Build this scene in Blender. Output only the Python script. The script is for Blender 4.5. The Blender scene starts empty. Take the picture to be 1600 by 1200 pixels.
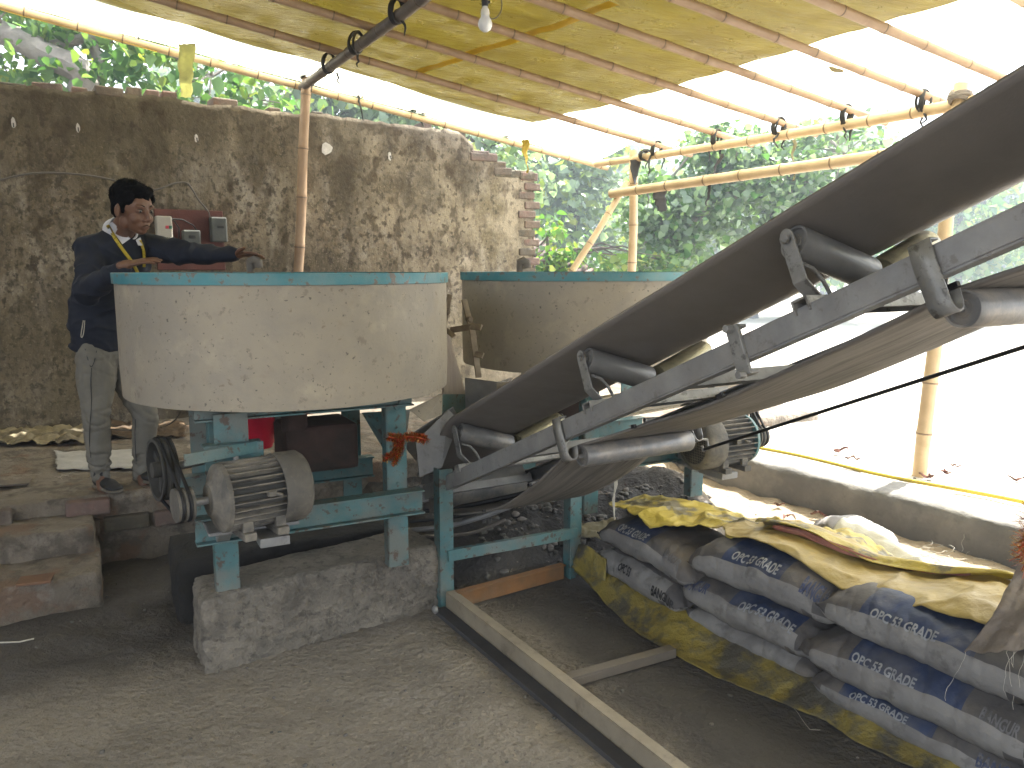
import bpy, bmesh, math, random
import numpy as np
from mathutils import Vector, Matrix, noise
S = bpy.context.scene
R = math.radians
# ------------------------------------------------------------------ camera
H = 1.63; PITCH = R(8.16); F = 1248.0
cd = bpy.data.cameras.new('Camera'); cam = bpy.data.objects.new('Camera', cd)
S.collection.objects.link(cam); S.camera = cam
cam.location = (0, 0, H); cam.rotation_euler = (R(90) - PITCH, 0, 0)
cd.sensor_width = 36; cd.lens = 36 * F / 1600; cd.clip_start = .05; cd.clip_end = 2000
# ------------------------------------------------------------------ sky, sun, exposure
SUN_EL, SUN_AZ = 58, 50        # azimuth clockwise from +Y: the sun stands to the right, a little ahead
W = bpy.data.worlds.new('World'); S.world = W; W.use_nodes = True
nt = W.node_tree; bg = nt.nodes['Background']
sk = nt.nodes.new('ShaderNodeTexSky'); sk.sky_type = 'NISHITA'; sk.sun_disc = False
sk.sun_elevation = R(SUN_EL); sk.sun_rotation = R(SUN_AZ); sk.dust_density = 3.0; sk.air_density = 1.0
hs = nt.nodes.new('ShaderNodeHueSaturation'); hs.inputs['Saturation'].default_value = .36; nt.links.new(sk.outputs[0], hs.inputs['Color'])
tw = nt.nodes.new('ShaderNodeMix'); tw.data_type = 'RGBA'; tw.blend_type = 'MULTIPLY'; tw.inputs[0].default_value = 1; tw.inputs[7].default_value = (1.05, 1.0, .93, 1); nt.links.new(hs.outputs[0], tw.inputs[6]); nt.links.new(tw.outputs[2], bg.inputs[0]); bg.inputs[1].default_value = .15
sl = bpy.data.lights.new('sun', 'SUN'); sl.energy = 4.5; sl.angle = R(.5); sl.color = (1, .95, .86)
so = bpy.data.objects.new('sun', sl); S.collection.objects.link(so)
sdir = Vector((math.sin(R(SUN_AZ)) * math.cos(R(SUN_EL)), math.cos(R(SUN_AZ)) * math.cos(R(SUN_EL)), math.sin(R(SUN_EL))))
so.rotation_euler = sdir.to_track_quat('Z', 'Y').to_euler()
S.view_settings.view_transform = 'Standard'; S.view_settings.look = 'None'; S.view_settings.gamma = 1
S.view_settings.exposure = 2.8
S.render.engine = 'CYCLES'
S.cycles.max_bounces = 10; S.cycles.diffuse_bounces = 6; S.cycles.transmission_bounces = 6; S.cycles.transparent_max_bounces = 12
# ------------------------------------------------------------------ helpers
rnd = random.Random(7)
def ray(px, py):
    u = (px - 800) / F; v = (600 - py) / F; c, s = math.cos(PITCH), math.sin(PITCH)
    return Vector((u, c + v * s, v * c - s))
def P(px, py, Y):
    r = ray(px, py); return Vector((r.x / r.y * Y, Y, H + r.z / r.y * Y))
def G(px, py, z=0.0):
    r = ray(px, py); t = (z - H) / r.z; return Vector((r.x * t, r.y * t, z))
def tag(o, label=None, cat=None, group=None, kind=None):
    if label: o['label'] = label
    if cat: o['category'] = cat
    if group: o['group'] = group
    if kind: o['kind'] = kind
    return o
def empty(name, label=None, cat=None, group=None, loc=(0, 0, 0), rz=0.0, mtx=None):
    o = bpy.data.objects.new(name, None); S.collection.objects.link(o); o.empty_display_size = .1
    if mtx is not None: o.matrix_world = mtx
    else: o.location = loc; o.rotation_euler = (0, 0, rz)
    return tag(o, label, cat, group)
def copy_tree(o, parent=None):
    c = o.copy(); S.collection.objects.link(c); c.parent = parent
    for ch in list(KIDS.get(o.name, [])):
        k = copy_tree(ch, c); KIDS.setdefault(c.name, []).append(k)
    return c
KIDS = {}
def link(name, me, parent=None, mats=()):
    o = bpy.data.objects.new(name, me); S.collection.objects.link(o)
    for m in mats: me.materials.append(m)
    if parent is not None:
        o.parent = parent; KIDS.setdefault(parent.name, []).append(o)
    return o
def nz(p, s=1.0, o=0.0): return noise.noise(Vector((p[0] * s + o, p[1] * s + o * 1.7, p[2] * s - o)))
def fr(p, s=1.0, o=0.0, k=4):
    v = 0; a = 1
    for i in range(k):
        v += a * nz(p, s, o + i * 9.1); a *= .5; s *= 2.1
    return v
class MB:
    def __init__(s): s.v = []; s.f = []; s.m = []; s.sm = []
    def add(s, vs, fs, mi=0, smooth=False, M=None):
        b = len(s.v)
        s.v += [tuple(M @ Vector(v)) if M is not None else tuple(v) for v in vs]
        s.f += [tuple(i + b for i in f) for f in fs]; s.m += [mi] * len(fs); s.sm += [smooth] * len(fs)
    def box(s, c, d, M=None, mi=0):
        x, y, z = c; a, b, h = d[0] / 2, d[1] / 2, d[2] / 2
        vs = [(x + i * a, y + j * b, z + k * h) for i in (-1, 1) for j in (-1, 1) for k in (-1, 1)]
        fs = [(0, 1, 3, 2), (4, 6, 7, 5), (0, 4, 5, 1), (2, 3, 7, 6), (0, 2, 6, 4), (1, 5, 7, 3)]
        s.add(vs, fs, mi, False, M)
    def bar(s, p0, p1, w, h, up=(0, 0, 1), mi=0):
        p0, p1 = Vector(p0), Vector(p1); d = (p1 - p0); L = d.length; d.normalize()
        x = d.cross(Vector(up)).normalized(); z = x.cross(d)
        M = Matrix((x, d, z)).transposed().to_4x4(); M.translation = (p0 + p1) / 2
        s.box((0, 0, 0), (w, L, h), M, mi)
    def prism(s, poly, a, b, M=None, mi=0):      # poly in XZ, extruded in Y from a to b
        n = len(poly); vs = [(p[0], a, p[1]) for p in poly] + [(p[0], b, p[1]) for p in poly]
        fs = [tuple(range(n)), tuple(range(2 * n - 1, n - 1, -1))] + [(i, i + n, (i + 1) % n + n, (i + 1) % n) for i in range(n)]
        s.add(vs, fs, mi, False, M)
    def tube(s, path, r, seg=12, caps=True, mi=0, smooth=True, mifn=None):
        pts = [Vector(p) for p in path]; n = len(pts); rr = r if hasattr(r, '__len__') else [r] * n
        t0 = (pts[1] - pts[0]).normalized(); up = Vector((0, 0, 1)) if abs(t0.z) < .9 else Vector((1, 0, 0))
        x = t0.cross(up).normalized(); vs = []
        for i, p in enumerate(pts):
            t = (pts[min(i + 1, n - 1)] - pts[max(i - 1, 0)]).normalized()
            x = (x - t * x.dot(t)).normalized(); y = t.cross(x)
            for k in range(seg):
                a = 2 * math.pi * k / seg; vs.append(p + (x * math.cos(a) + y * math.sin(a)) * rr[i])
        b = len(s.v); s.v += [tuple(v) for v in vs]
        for i in range(n - 1):
            for k in range(seg):
                k2 = (k + 1) % seg; s.f.append((b + i * seg + k, b + i * seg + k2, b + (i + 1) * seg + k2, b + (i + 1) * seg + k))
                s.m.append(mifn(i) if mifn else mi); s.sm.append(smooth)
        if caps:
            s.f += [tuple(b + k for k in range(seg))[::-1], tuple(b + (n - 1) * seg + k for k in range(seg))]
            s.m += [mi, mi]; s.sm += [False, False]
    def lathe(s, prof, M=None, seg=32, mi=0, smooth=True, close=False):   # prof (r,z) about z
        b = len(s.v); n = len(prof)
        for r, z in prof:
            for k in range(seg):
                a = 2 * math.pi * k / seg; v = Vector((r * math.cos(a), r * math.sin(a), z))
                s.v.append(tuple(M @ v) if M is not None else tuple(v))
        for i in range(n if close else n - 1):
            j = (i + 1) % n
            for k in range(seg):
                k2 = (k + 1) % seg; s.f.append((b + i * seg + k, b + i * seg + k2, b + j * seg + k2, b + j * seg + k)); s.m.append(mi); s.sm.append(smooth)
        if not close:
            if prof[0][0] > 1e-6: s.f.append(tuple(b + k for k in range(seg))[::-1]); s.m.append(mi); s.sm.append(False)
            if prof[-1][0] > 1e-6: s.f.append(tuple(b + (n - 1) * seg + k for k in range(seg))); s.m.append(mi); s.sm.append(False)
    def build(s, name, mats, parent=None, bevel=0, sharp=40):
        me = bpy.data.meshes.new(name); me.from_pydata(s.v, [], s.f)
        if not isinstance(mats, (list, tuple)): mats = [mats]
        o = link(name, me, parent, mats)
        me.polygons.foreach_set('material_index', s.m); me.polygons.foreach_set('use_smooth', s.sm)
        bm = bmesh.new(); bm.from_mesh(me); bmesh.ops.remove_doubles(bm, verts=bm.verts, dist=1e-6)
        bmesh.ops.recalc_face_normals(bm, faces=bm.faces)
        for e in bm.edges:
            if len(e.link_faces) == 2 and e.calc_face_angle(0) > R(sharp): e.smooth = False
        bm.to_mesh(me); bm.free(); me.update()
        if bevel:
            md = o.modifiers.new('bevel', 'BEVEL'); md.width = bevel; md.segments = 2; md.limit_method = 'ANGLE'; md.angle_limit = R(40); md.harden_normals = False
        return o
def axisM(origin, z, x=None):
    z = Vector(z).normalized(); x = Vector(x) if x is not None else (Vector((0, 0, 1)) if abs(z.z) < .9 else Vector((1, 0, 0)))
    x = (x - z * x.dot(z)).normalized(); y = z.cross(x)
    M = Matrix((x, y, z)).transposed().to_4x4(); M.translation = origin; return M
def grid(name, nu, nv, fn, mats, parent=None, smooth=True, thick=0, mi=None):
    vs = [tuple(fn(i / nu, j / nv)) for j in range(nv + 1) for i in range(nu + 1)]
    fs = [(j * (nu + 1) + i, j * (nu + 1) + i + 1, (j + 1) * (nu + 1) + i + 1, (j + 1) * (nu + 1) + i) for j in range(nv) for i in range(nu)]
    me = bpy.data.meshes.new(name); me.from_pydata(vs, [], fs)
    if not isinstance(mats, (list, tuple)): mats = [mats]
    o = link(name, me, parent, mats); me.polygons.foreach_set('use_smooth', [smooth] * len(fs))
    if mi: me.polygons.foreach_set('material_index', [mi((i + .5) / nu, (j + .5) / nv) for j in range(nv) for i in range(nu)])
    if thick:
        md = o.modifiers.new('solid', 'SOLIDIFY'); md.thickness = thick; md.offset = 0
    return o
def rough_box(name, mats, c, d, M=None, res=.04, amp=.012, ns=6, parent=None, rnd_edge=.03, seed=0, prune=None):
    bm = bmesh.new(); bmesh.ops.create_cube(bm, size=1)
    for v in bm.verts: v.co = Vector((v.co.x * d[0], v.co.y * d[1], v.co.z * d[2]))
    for ax in range(3):
        n = max(1, int(d[ax] / res))
        for k in range(1, n):
            co = Vector((0, 0, 0)); co[ax] = -d[ax] / 2 + d[ax] * k / n; no = Vector((0, 0, 0)); no[ax] = 1
            bmesh.ops.bisect_plane(bm, geom=bm.verts[:] + bm.edges[:] + bm.faces[:], plane_co=co, plane_no=no)
    hd = Vector(d) / 2
    for v in bm.verts:
        p = v.co.copy(); q = Vector([max(-hd[i] + rnd_edge, min(hd[i] - rnd_edge, p[i])) for i in range(3)])
        dd = p - q
        if dd.length > 1e-6: p = q + dd.normalized() * rnd_edge * (1 if dd.length > rnd_edge else 1) if dd.length > rnd_edge * 1.001 else p
        nn = (p - q).normalized() if (p - q).length > 1e-6 else Vector((0, 0, 1))
        if p.z > -hd.z + .01 or True:
            p += nn * amp * fr(p, ns, seed) 
        if prune: p = prune(p)
        v.co = p + Vector(c)
    if M is not None: bm.transform(M)
    for f in bm.faces: f.smooth = True
    me = bpy.data.meshes.new(name); bm.to_mesh(me); bm.free()
    return link(name, me, parent, [mats])
# ------------------------------------------------------------------ materials
def lin(c): return tuple((x / 12.92 if x <= .04045 else ((x + .055) / 1.055) ** 2.4) for x in c)
def mat(name, c1, c2=None, scale=8, lo=.35, hi=.65, rough=.8, rvar=.1, metal=0, bump=.2, bscale=60, bdist=.01, layers=(), trans=0, tcol=None, coord='Object', spec=.5, stretch=None, alpha=None, island=0, sss=0):
    """layers: (colour, noise scale, lo, hi, amount[, stretch])"""
    m = bpy.data.materials.new(name); m.use_nodes = True; n = m.node_tree.nodes; l = m.node_tree.links
    b = n['Principled BSDF']; out = n['Material Output']
    tc = n.new('ShaderNodeTexCoord')
    def co(st):
        if st is None: return tc.outputs[coord]
        mp = n.new('ShaderNodeMapping'); mp.inputs['Scale'].default_value = st; l.new(tc.outputs[coord], mp.inputs[0]); return mp.outputs[0]
    def nn(sc, det=6, st=None, ro=.6):
        t = n.new('ShaderNodeTexNoise'); t.inputs['Scale'].default_value = sc; t.inputs['Detail'].default_value = det; t.inputs['Roughness'].default_value = ro
        l.new(co(st), t.inputs['Vector']); return t.outputs['Fac']
    def ramp(src, a, c, va=0, vb=1):
        r = n.new('ShaderNodeMapRange'); r.inputs['From Min'].default_value = a; r.inputs['From Max'].default_value = c
        r.inputs['To Min'].default_value = va; r.inputs['To Max'].default_value = vb; l.new(src, r.inputs['Value']); return r.outputs[0]
    def mix(f, a, c):
        x = n.new('ShaderNodeMix'); x.data_type = 'RGBA'
        if isinstance(f, float): x.inputs[0].default_value = f
        else: l.new(f, x.inputs[0])
        for i, q in ((6, a), (7, c)):
            if isinstance(q, tuple): x.inputs[i].default_value = (*q, 1)
            else: l.new(q, x.inputs[i])
        return x.outputs[2]
    c2 = c2 or tuple(x * .8 for x in c1)
    col = mix(ramp(nn(scale, 6, stretch), lo, hi), c1, c2)
    for L in layers:
        st = L[5] if len(L) > 5 else stretch
        col = mix(ramp(nn(L[1], 8, st, .65), L[2], L[3], 0, L[4]), col, L[0])
    if island:
        g = n.new('ShaderNodeNewGeometry'); hv = n.new('ShaderNodeHueSaturation')
        l.new(ramp(g.outputs['Random Per Island'], 0, 1, 1 - island, 1 + island), hv.inputs['Value'])
        l.new(ramp(g.outputs['Random Per Island'], 0, 1, .5 + .035, .5 - .03), hv.inputs['Hue']); l.new(col, hv.inputs['Color']); col = hv.outputs[0]
    l.new(col, b.inputs['Base Color'])
    l.new(ramp(nn(scale * 2.3), .3, .7, rough - rvar, min(1, rough + rvar)), b.inputs['Roughness'])
    b.inputs['Metallic'].default_value = metal; b.inputs['Specular IOR Level'].default_value = spec
    if sss: b.inputs['Subsurface Weight'].default_value = sss; b.inputs['Subsurface Radius'].default_value = (.01, .004, .002)
    if bump:
        bp = n.new('ShaderNodeBump'); bp.inputs['Strength'].default_value = bump; bp.inputs['Distance'].default_value = bdist
        l.new(nn(bscale, 8, stretch), bp.inputs['Height']); l.new(bp.outputs[0], b.inputs['Normal'])
    if trans:
        t = n.new('ShaderNodeBsdfTranslucent'); mx = n.new('ShaderNodeMixShader'); mx.inputs[0].default_value = trans
        if tcol:
            tm = n.new('ShaderNodeMix'); tm.data_type = 'RGBA'; tm.blend_type = 'MULTIPLY'; tm.inputs[0].default_value = 1; l.new(col, tm.inputs[6]); tm.inputs[7].default_value = (*tcol, 1); l.new(tm.outputs[2], t.inputs['Color'])
        else: l.new(col, t.inputs['Color'])
        l.new(b.outputs[0], mx.inputs[1]); l.new(t.outputs[0], mx.inputs[2]); l.new(mx.outputs[0], out.inputs['Surface'])
    return m
TEAL = mat('teal_paint', (.08, .19, .20), (.055, .135, .145), 7, rough=.55, bump=.15, layers=[((.16, .155, .135), 5, .44, .60, .75), ((.22, .27, .26), 3, .48, .66, .4), ((.08, .04, .022), 24, .56, .62, .85)])
RIMTEAL = mat('rim_paint', (.06, .24, .28), (.04, .18, .22), 4, rough=.5, bump=.1, layers=[((.15, .25, .26), 5, .45, .62, .7), ((.15, .10, .07), 20, .56, .60, .85)])
CREAM = mat('cream_paint', (.35, .305, .235), (.27, .24, .195), 2.2, .3, .7, rough=.6, bump=.35, bscale=14, bdist=.01, layers=[((.25, .225, .19), 2.6, .47, .62, .65), ((.50, .43, .32), 4, .54, .68, .5), ((.23, .21, .185), 6, .52, .66, .35), ((.26, .20, .14), 11, .60, .70, .4), ((.06, .05, .04), 50, .63, .66, .8), ((.15, .125, .10), 18, .61, .66, .5), ((.17, .115, .07), 26, .64, .68, .6)])
STEEL = mat('dark_steel', (.29, .29, .29), (.20, .20, .205), 9, rough=.42, metal=.2, bump=.15, layers=[((.25, .22, .19), 3.5, .46, .66, .45), ((.12, .10, .09), 26, .58, .66, .45)])
LSTEEL = mat('scratched_steel', (.27, .265, .255), (.18, .178, .172), 14, rough=.4, metal=.2, bump=.2, layers=[((.05, .045, .045), 30, .56, .62, .7), ((.2, .17, .14), 5, .5, .75, .5)])
ROLLER = mat('roller_tube', (.22, .215, .21), (.14, .138, .14), 10, rough=.4, metal=.2, bump=.15, layers=[((.32, .285, .24), 8, .48, .60, .7), ((.06, .04, .03), 24, .62, .7, .7)])
ROLLERD = mat('dark_roller_tube', (.18, .175, .17), (.13, .128, .126), 10, rough=.4, metal=.1, bump=.1, layers=[((.13, .12, .105), 6, .5, .75, .5)])
ROLLERY = mat('worn_pale_roller', (.30, .27, .17), (.22, .20, .13), 8, rough=.35, metal=.45, bump=.15, layers=[((.12, .10, .07), 12, .5, .66, .7), ((.40, .38, .27), 22, .6, .72, .6)])
BELT = mat('belt_rubber', (.20, .182, .17), (.165, .15, .142), 5, rough=.5, bump=.12, bscale=120, layers=[((.19, .17, .15), 1.8, .42, .66, .6)])
BELTR = mat('dusty_belt_rubber', (.20, .18, .16), (.115, .105, .096), 2, rough=.65, bump=.2, bscale=30, stretch=(14, .7, 3), layers=[((.045, .04, .038), 3, .52, .64, .75), ((.24, .22, .19), 5, .6, .75, .6)])
BLACK = mat('black_rubber', (.012, .012, .014), rough=.6, bump=.05)
MOTOR = mat('motor_dusty', (.13, .12, .105), (.08, .076, .07), 10, rough=.75, bump=.35, layers=[((.28, .25, .205), 6, .46, .62, .7), ((.06, .06, .06), 20, .6, .7, .6)])
MOTORT = mat('motor_teal_dust', (.08, .2, .22), (.2, .2, .18), 6, .45, .6, rough=.6)
GRILLE = mat('grille_dark', (.03, .03, .03), rough=.8)
CONC = mat('rough_concrete', (.24, .215, .18), (.15, .134, .114), 5, rough=.95, bump=1.0, bscale=30, bdist=.03, layers=[((.30, .265, .22), 7, .48, .62, .6), ((.09, .08, .07), 26, .55, .62, .65)])
CONCD = mat('shaded_concrete', (.03, .027, .025), (.018, .017, .016), 4, rough=.95, bump=.7, bscale=24, bdist=.02)  # concrete painted near-black to hold the shade under the near mixer
KERB = mat('kerb_concrete', (.19, .185, .17), (.12, .118, .112), 3, rough=.93, bump=.6, bscale=26, bdist=.015, layers=[((.09, .09, .085), 14, .56, .7, .6), ((.27, .255, .22), 5, .52, .7, .5)])
BRICKM = mat('old_brick', (.17, .125, .095), (.10, .085, .07), 7, rough=.95, bump=.7, bscale=35, bdist=.012, layers=[((.20, .10, .06), 5, .54, .7, .7), ((.22, .20, .165), 9, .52, .7, .7)], island=.25)
BAMB = mat('bamboo', (.38, .265, .175), (.29, .195, .125), 6, rough=.5, bump=.12, layers=[((.20, .125, .075), 3, .55, .78, .6), ((.46, .36, .24), 10, .55, .75, .5)])
BAMBP = mat('pale_bamboo', (.58, .44, .27), (.48, .35, .20), 6, rough=.5, bump=.12, layers=[((.30, .2, .11), 3, .55, .78, .5)])
BAMBD = mat('grey_bamboo', (.19, .165, .145), (.13, .112, .098), 6, rough=.6, bump=.15, layers=[((.26, .23, .2), 8, .55, .75, .5)])
NODE = mat('bamboo_node', (.17, .12, .085), rough=.7, bump=.2)
NODEP = mat('bamboo_node_pale', (.26, .18, .11), rough=.7, bump=.2)
STRAP = mat('black_strap', (.014, .014, .016), (.03, .03, .03), 30, rough=.65)
GSTRAP = mat('green_strap', (.03, .08, .05), rough=.6)
YTARP = mat('yellow_tarp', (.225, .182, .026), (.17, .13, .022), 3, rough=.33, rvar=.1, bump=.5, bscale=9, bdist=.03, trans=.15, stretch=(1.0, 3.2, 1), layers=[((.20, .18, .06), 2.0, .52, .75, .45)])
WTARP = mat('thin_pale_tarp', (.80, .79, .66), (.78, .76, .58), 2, rough=.4, bump=.4, bscale=9, bdist=.03, trans=.75)
YCLOTH = mat('dusty_yellow_tarp', (.60, .47, .08), (.46, .36, .09), 5, rough=.5, bump=.8, bscale=11, bdist=.03, trans=.15, layers=[((.15, .14, .12), 5, .51, .57, .8), ((.60, .52, .25), 8, .6, .75, .5)])
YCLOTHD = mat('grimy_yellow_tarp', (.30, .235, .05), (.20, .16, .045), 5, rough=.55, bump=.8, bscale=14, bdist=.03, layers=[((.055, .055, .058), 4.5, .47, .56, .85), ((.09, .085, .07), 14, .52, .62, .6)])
TANC = mat('tan_plastic', (.47, .345, .10), (.36, .27, .10), 5, rough=.5, bump=.5, bscale=16, bdist=.02, trans=.1, layers=[((.25, .22, .17), 6, .55, .75, .5)])
BAGW = mat('bag_white_weave', (.27, .258, .245), (.20, .192, .185), 6, rough=.75, bump=.6, bscale=35, bdist=.006, layers=[((.16, .15, .145), 5, .47, .62, .7), ((.10, .095, .09), 18, .56, .66, .5)])
BAGG = mat('bag_grey_print', (.105, .098, .096), (.078, .072, .071), 7, rough=.75, bump=.6, bscale=35, bdist=.006, layers=[((.18, .155, .13), 5, .47, .64, .65)])
BAGB = mat('bag_blue_print', (.034, .052, .115), (.026, .038, .08), 7, rough=.7, bump=.6, bscale=35, bdist=.006, layers=[((.10, .10, .115), 6, .46, .62, .7)])
INKW = mat('white_ink', (.33, .34, .35), (.24, .25, .27), 25, rough=.7, layers=[((.08, .09, .13), 30, .56, .66, .6), ((.15, .14, .13), 7, .52, .66, .5)])
INKF = mat('faded_white_ink', (.20, .20, .21), (.14, .14, .15), 25, rough=.7, layers=[((.09, .085, .085), 22, .46, .56, .9)])
INKB = mat('blue_ink', (.035, .055, .14), (.06, .07, .12), 20, rough=.7, layers=[((.20, .19, .18), 24, .52, .60, .8)])
INKK = mat('black_ink', (.02, .02, .022), rough=.7)
JUTE = mat('jute_cloth', (.24, .20, .165), (.15, .125, .10), 7, rough=.95, bump=.7, bscale=50, bdist=.01, layers=[((.32, .27, .22), 4, .5, .75, .5), ((.07, .055, .045), 5, .6, .7, .7)])
THREAD = mat('pale_thread', (.55, .52, .45), rough=.8, bump=0)
RED = mat('red_plastic', (.55, .02, .05), (.4, .015, .04), rough=.35)
REDC = mat('red_cloth', (.35, .03, .025), (.22, .02, .02), rough=.8)
GOLD = mat('gold_tinsel', (.62, .40, .09), (.4, .2, .04), 60, rough=.28, metal=.8, island=.4)
REDT = mat('red_tinsel', (.30, .03, .012), (.5, .12, .02), 60, rough=.4, metal=.3, island=.4)
BOARD = mat('red_board', (.115, .038, .03), (.085, .03, .025), 6, rough=.7, bump=.2, layers=[((.2, .13, .11), 12, .6, .72, .5)])
GREYBOX = mat('grey_box', (.085, .095, .09), (.065, .07, .068), 8, rough=.55)
IVORY = mat('ivory_box', (.42, .40, .35), (.36, .34, .30), 6, rough=.45)
WHITE = mat('white_plain', (.7, .7, .68), rough=.6, bump=0)
GREENB = mat('green_button', (.01, .12, .06), rough=.4, bump=0)
PAPER = mat('white_paper', (.55, .54, .53), (.42, .41, .40), 20, rough=.9)
CABLE = mat('grey_cable', (.13, .12, .11), rough=.7)
CABLEK = mat('black_cable', (.01, .01, .012), rough=.5)
HOSE = mat('yellow_hose', (.62, .47, .04), (.5, .36, .03), rough=.4)
LEAFD = mat('dry_leaf', (.15, .075, .045), (.085, .045, .03), 20, rough=.8, island=.3)
TILE = mat('terracotta_tile', (.19, .10, .055), (.14, .075, .045), 9, rough=.85, layers=[((.2, .17, .14), 8, .55, .72, .6)])
TILEG = mat('grey_brown_tile', (.19, .155, .13), (.14, .12, .10), 9, rough=.85)
ROPEO = mat('orange_rope', (.50, .27, .05), (.36, .18, .03), 40, rough=.9, bump=.5)
BULB = mat('bulb_glass', (.75, .77, .8), (.7, .72, .75), rough=.3, bump=0)
PIPE = mat('old_pipe', (.20, .185, .165), (.13, .115, .10), 12, rough=.8, bump=.4, bscale=40)
WOODP = mat('pale_board', (.42, .36, .31), (.33, .28, .245), 6, rough=.8, stretch=(8, 8, .6), bump=.3, bscale=20)
BARK = mat('bark', (.13, .11, .095), (.075, .065, .055), 6, rough=.95, bump=.8, bscale=20, bdist=.03, stretch=(1, 1, .3))
BARKP = mat('pale_bark', (.28, .25, .225), (.18, .16, .14), 5, rough=.95, bump=.6, bscale=18, bdist=.02)
# ------------------------------------------------------------------ ground
D28 = Vector((.883, .469, 0)); N28 = Vector((-.469, .883, 0))
KN = Vector((.84, .543, 0)); KD = Vector((-.543, .84, 0))       # kerb: normal and direction
POST1 = G(700, 945, 0)
def sst(a, b, x):
    t = max(0, min(1, (x - a) / (b - a))); return t * t * (3 - 2 * t)
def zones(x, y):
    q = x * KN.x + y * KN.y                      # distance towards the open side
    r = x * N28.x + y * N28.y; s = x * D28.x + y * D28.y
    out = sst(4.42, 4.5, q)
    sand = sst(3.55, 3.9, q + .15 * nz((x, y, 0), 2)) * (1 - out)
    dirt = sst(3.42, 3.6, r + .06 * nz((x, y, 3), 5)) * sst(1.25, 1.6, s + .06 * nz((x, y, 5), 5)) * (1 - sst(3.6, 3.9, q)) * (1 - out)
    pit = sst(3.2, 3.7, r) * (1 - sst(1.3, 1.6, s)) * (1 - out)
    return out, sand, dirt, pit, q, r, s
def gh(x, y):
    out, sand, dirt, pit, q, r, s = zones(x, y)
    z = .012 * fr((x, y, 0), 1.3) + .007 * fr((x, y, 4), 7, 0, 4)
    z = z * (1 - out) + out * (.30 + .02 * fr((x, y, 0), .8) + .006 * nz((x, y, 1), 9))
    z += sst(3.3, 3.7, q) * (1 - out) * (.085 + .02 * fr((x, y, 2), 5))
    rise = sst(3.42, 3.95, r) * .25 * dirt + dirt * (.035 * fr((x, y, 7), 6) + .02 * abs(fr((x, y, 1), 16, 0, 3)))
    m = P(798, 818, 4.05); dd = ((x - m.x) ** 2 + (y - m.y) ** 2) ** .5
    rise += dirt * .16 * math.exp(-(dd / .17) ** 2)
    z += rise + pit * (.02 * fr((x, y, 7), 7)) + (1 - out) * sst(4.6, 5.2, r) * .25 * sst(1.2, 1.6, s) * (1 - dirt)
    return z
def axis(lo, hi, step, far_lo, far_hi, g=1.22):
    a = list(np.arange(lo, hi + 1e-6, step)); st = step
    while a[-1] < far_hi: st *= g; a.append(a[-1] + st)
    st = step
    while a[0] > far_lo: st *= g; a.insert(0, a[0] - st)
    return a
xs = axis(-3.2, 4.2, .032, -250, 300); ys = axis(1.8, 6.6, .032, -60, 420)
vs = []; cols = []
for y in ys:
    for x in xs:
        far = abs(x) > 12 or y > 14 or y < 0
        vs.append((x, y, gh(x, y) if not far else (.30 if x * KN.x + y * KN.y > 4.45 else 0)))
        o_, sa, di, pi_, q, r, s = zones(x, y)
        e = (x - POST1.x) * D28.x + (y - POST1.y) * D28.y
        dark = max(sst(.05, .35, e + .1 * nz((x, y, 2), 3)) * .85 * (1 - sst(3.3, 3.7, q)), di, pi_ * .8)  # dark cement dust, with shade under conveyor and mixers painted in
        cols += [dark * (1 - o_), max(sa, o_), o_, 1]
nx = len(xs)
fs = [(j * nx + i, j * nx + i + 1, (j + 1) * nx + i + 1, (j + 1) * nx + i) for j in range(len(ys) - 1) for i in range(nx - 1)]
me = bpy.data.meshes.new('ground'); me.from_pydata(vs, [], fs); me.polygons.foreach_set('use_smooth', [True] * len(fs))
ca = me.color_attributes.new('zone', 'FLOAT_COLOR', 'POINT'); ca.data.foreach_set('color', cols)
GM = mat('ground_soil', (.31, .275, .23), (.225, .20, .168), 1.6, rough=.95, bump=1.0, bscale=28, bdist=.03, spec=.25, layers=[((.34, .30, .245), 3, .46, .64, .45), ((.20, .18, .152), 4, .52, .66, .4), ((.14, .122, .10), 38, .55, .63, .55), ((.40, .365, .32), 70, .58, .66, .5), ((.19, .17, .145), 11, .54, .62, .4)])
n_ = GM.node_tree.nodes; l_ = GM.node_tree.links; pb = n_['Principled BSDF']; src = pb.inputs['Base Color'].links[0].from_socket
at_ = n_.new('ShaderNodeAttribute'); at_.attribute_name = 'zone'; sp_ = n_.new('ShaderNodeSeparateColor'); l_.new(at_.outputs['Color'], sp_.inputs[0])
def zmix(fac, a, colr, m2, sc):
    no = n_.new('ShaderNodeTexNoise'); no.inputs['Scale'].default_value = sc; no.inputs['Detail'].default_value = 8
    mm = n_.new('ShaderNodeMix'); mm.data_type = 'RGBA'; l_.new(no.outputs['Fac'], mm.inputs[0]); mm.inputs[6].default_value = (*colr, 1); mm.inputs[7].default_value = (*m2, 1)
    x = n_.new('ShaderNodeMix'); x.data_type = 'RGBA'; l_.new(fac, x.inputs[0]); l_.new(a, x.inputs[6]); l_.new(mm.outputs[2], x.inputs[7]); return x.outputs[2]
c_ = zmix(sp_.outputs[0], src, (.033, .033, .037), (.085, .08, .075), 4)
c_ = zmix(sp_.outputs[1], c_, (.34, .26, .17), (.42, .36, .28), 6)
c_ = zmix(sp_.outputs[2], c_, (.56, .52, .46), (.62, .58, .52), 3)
l_.new(c_, pb.inputs['Base Color'])
tag(link('ground', me, None, [GM]), kind='structure')
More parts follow.
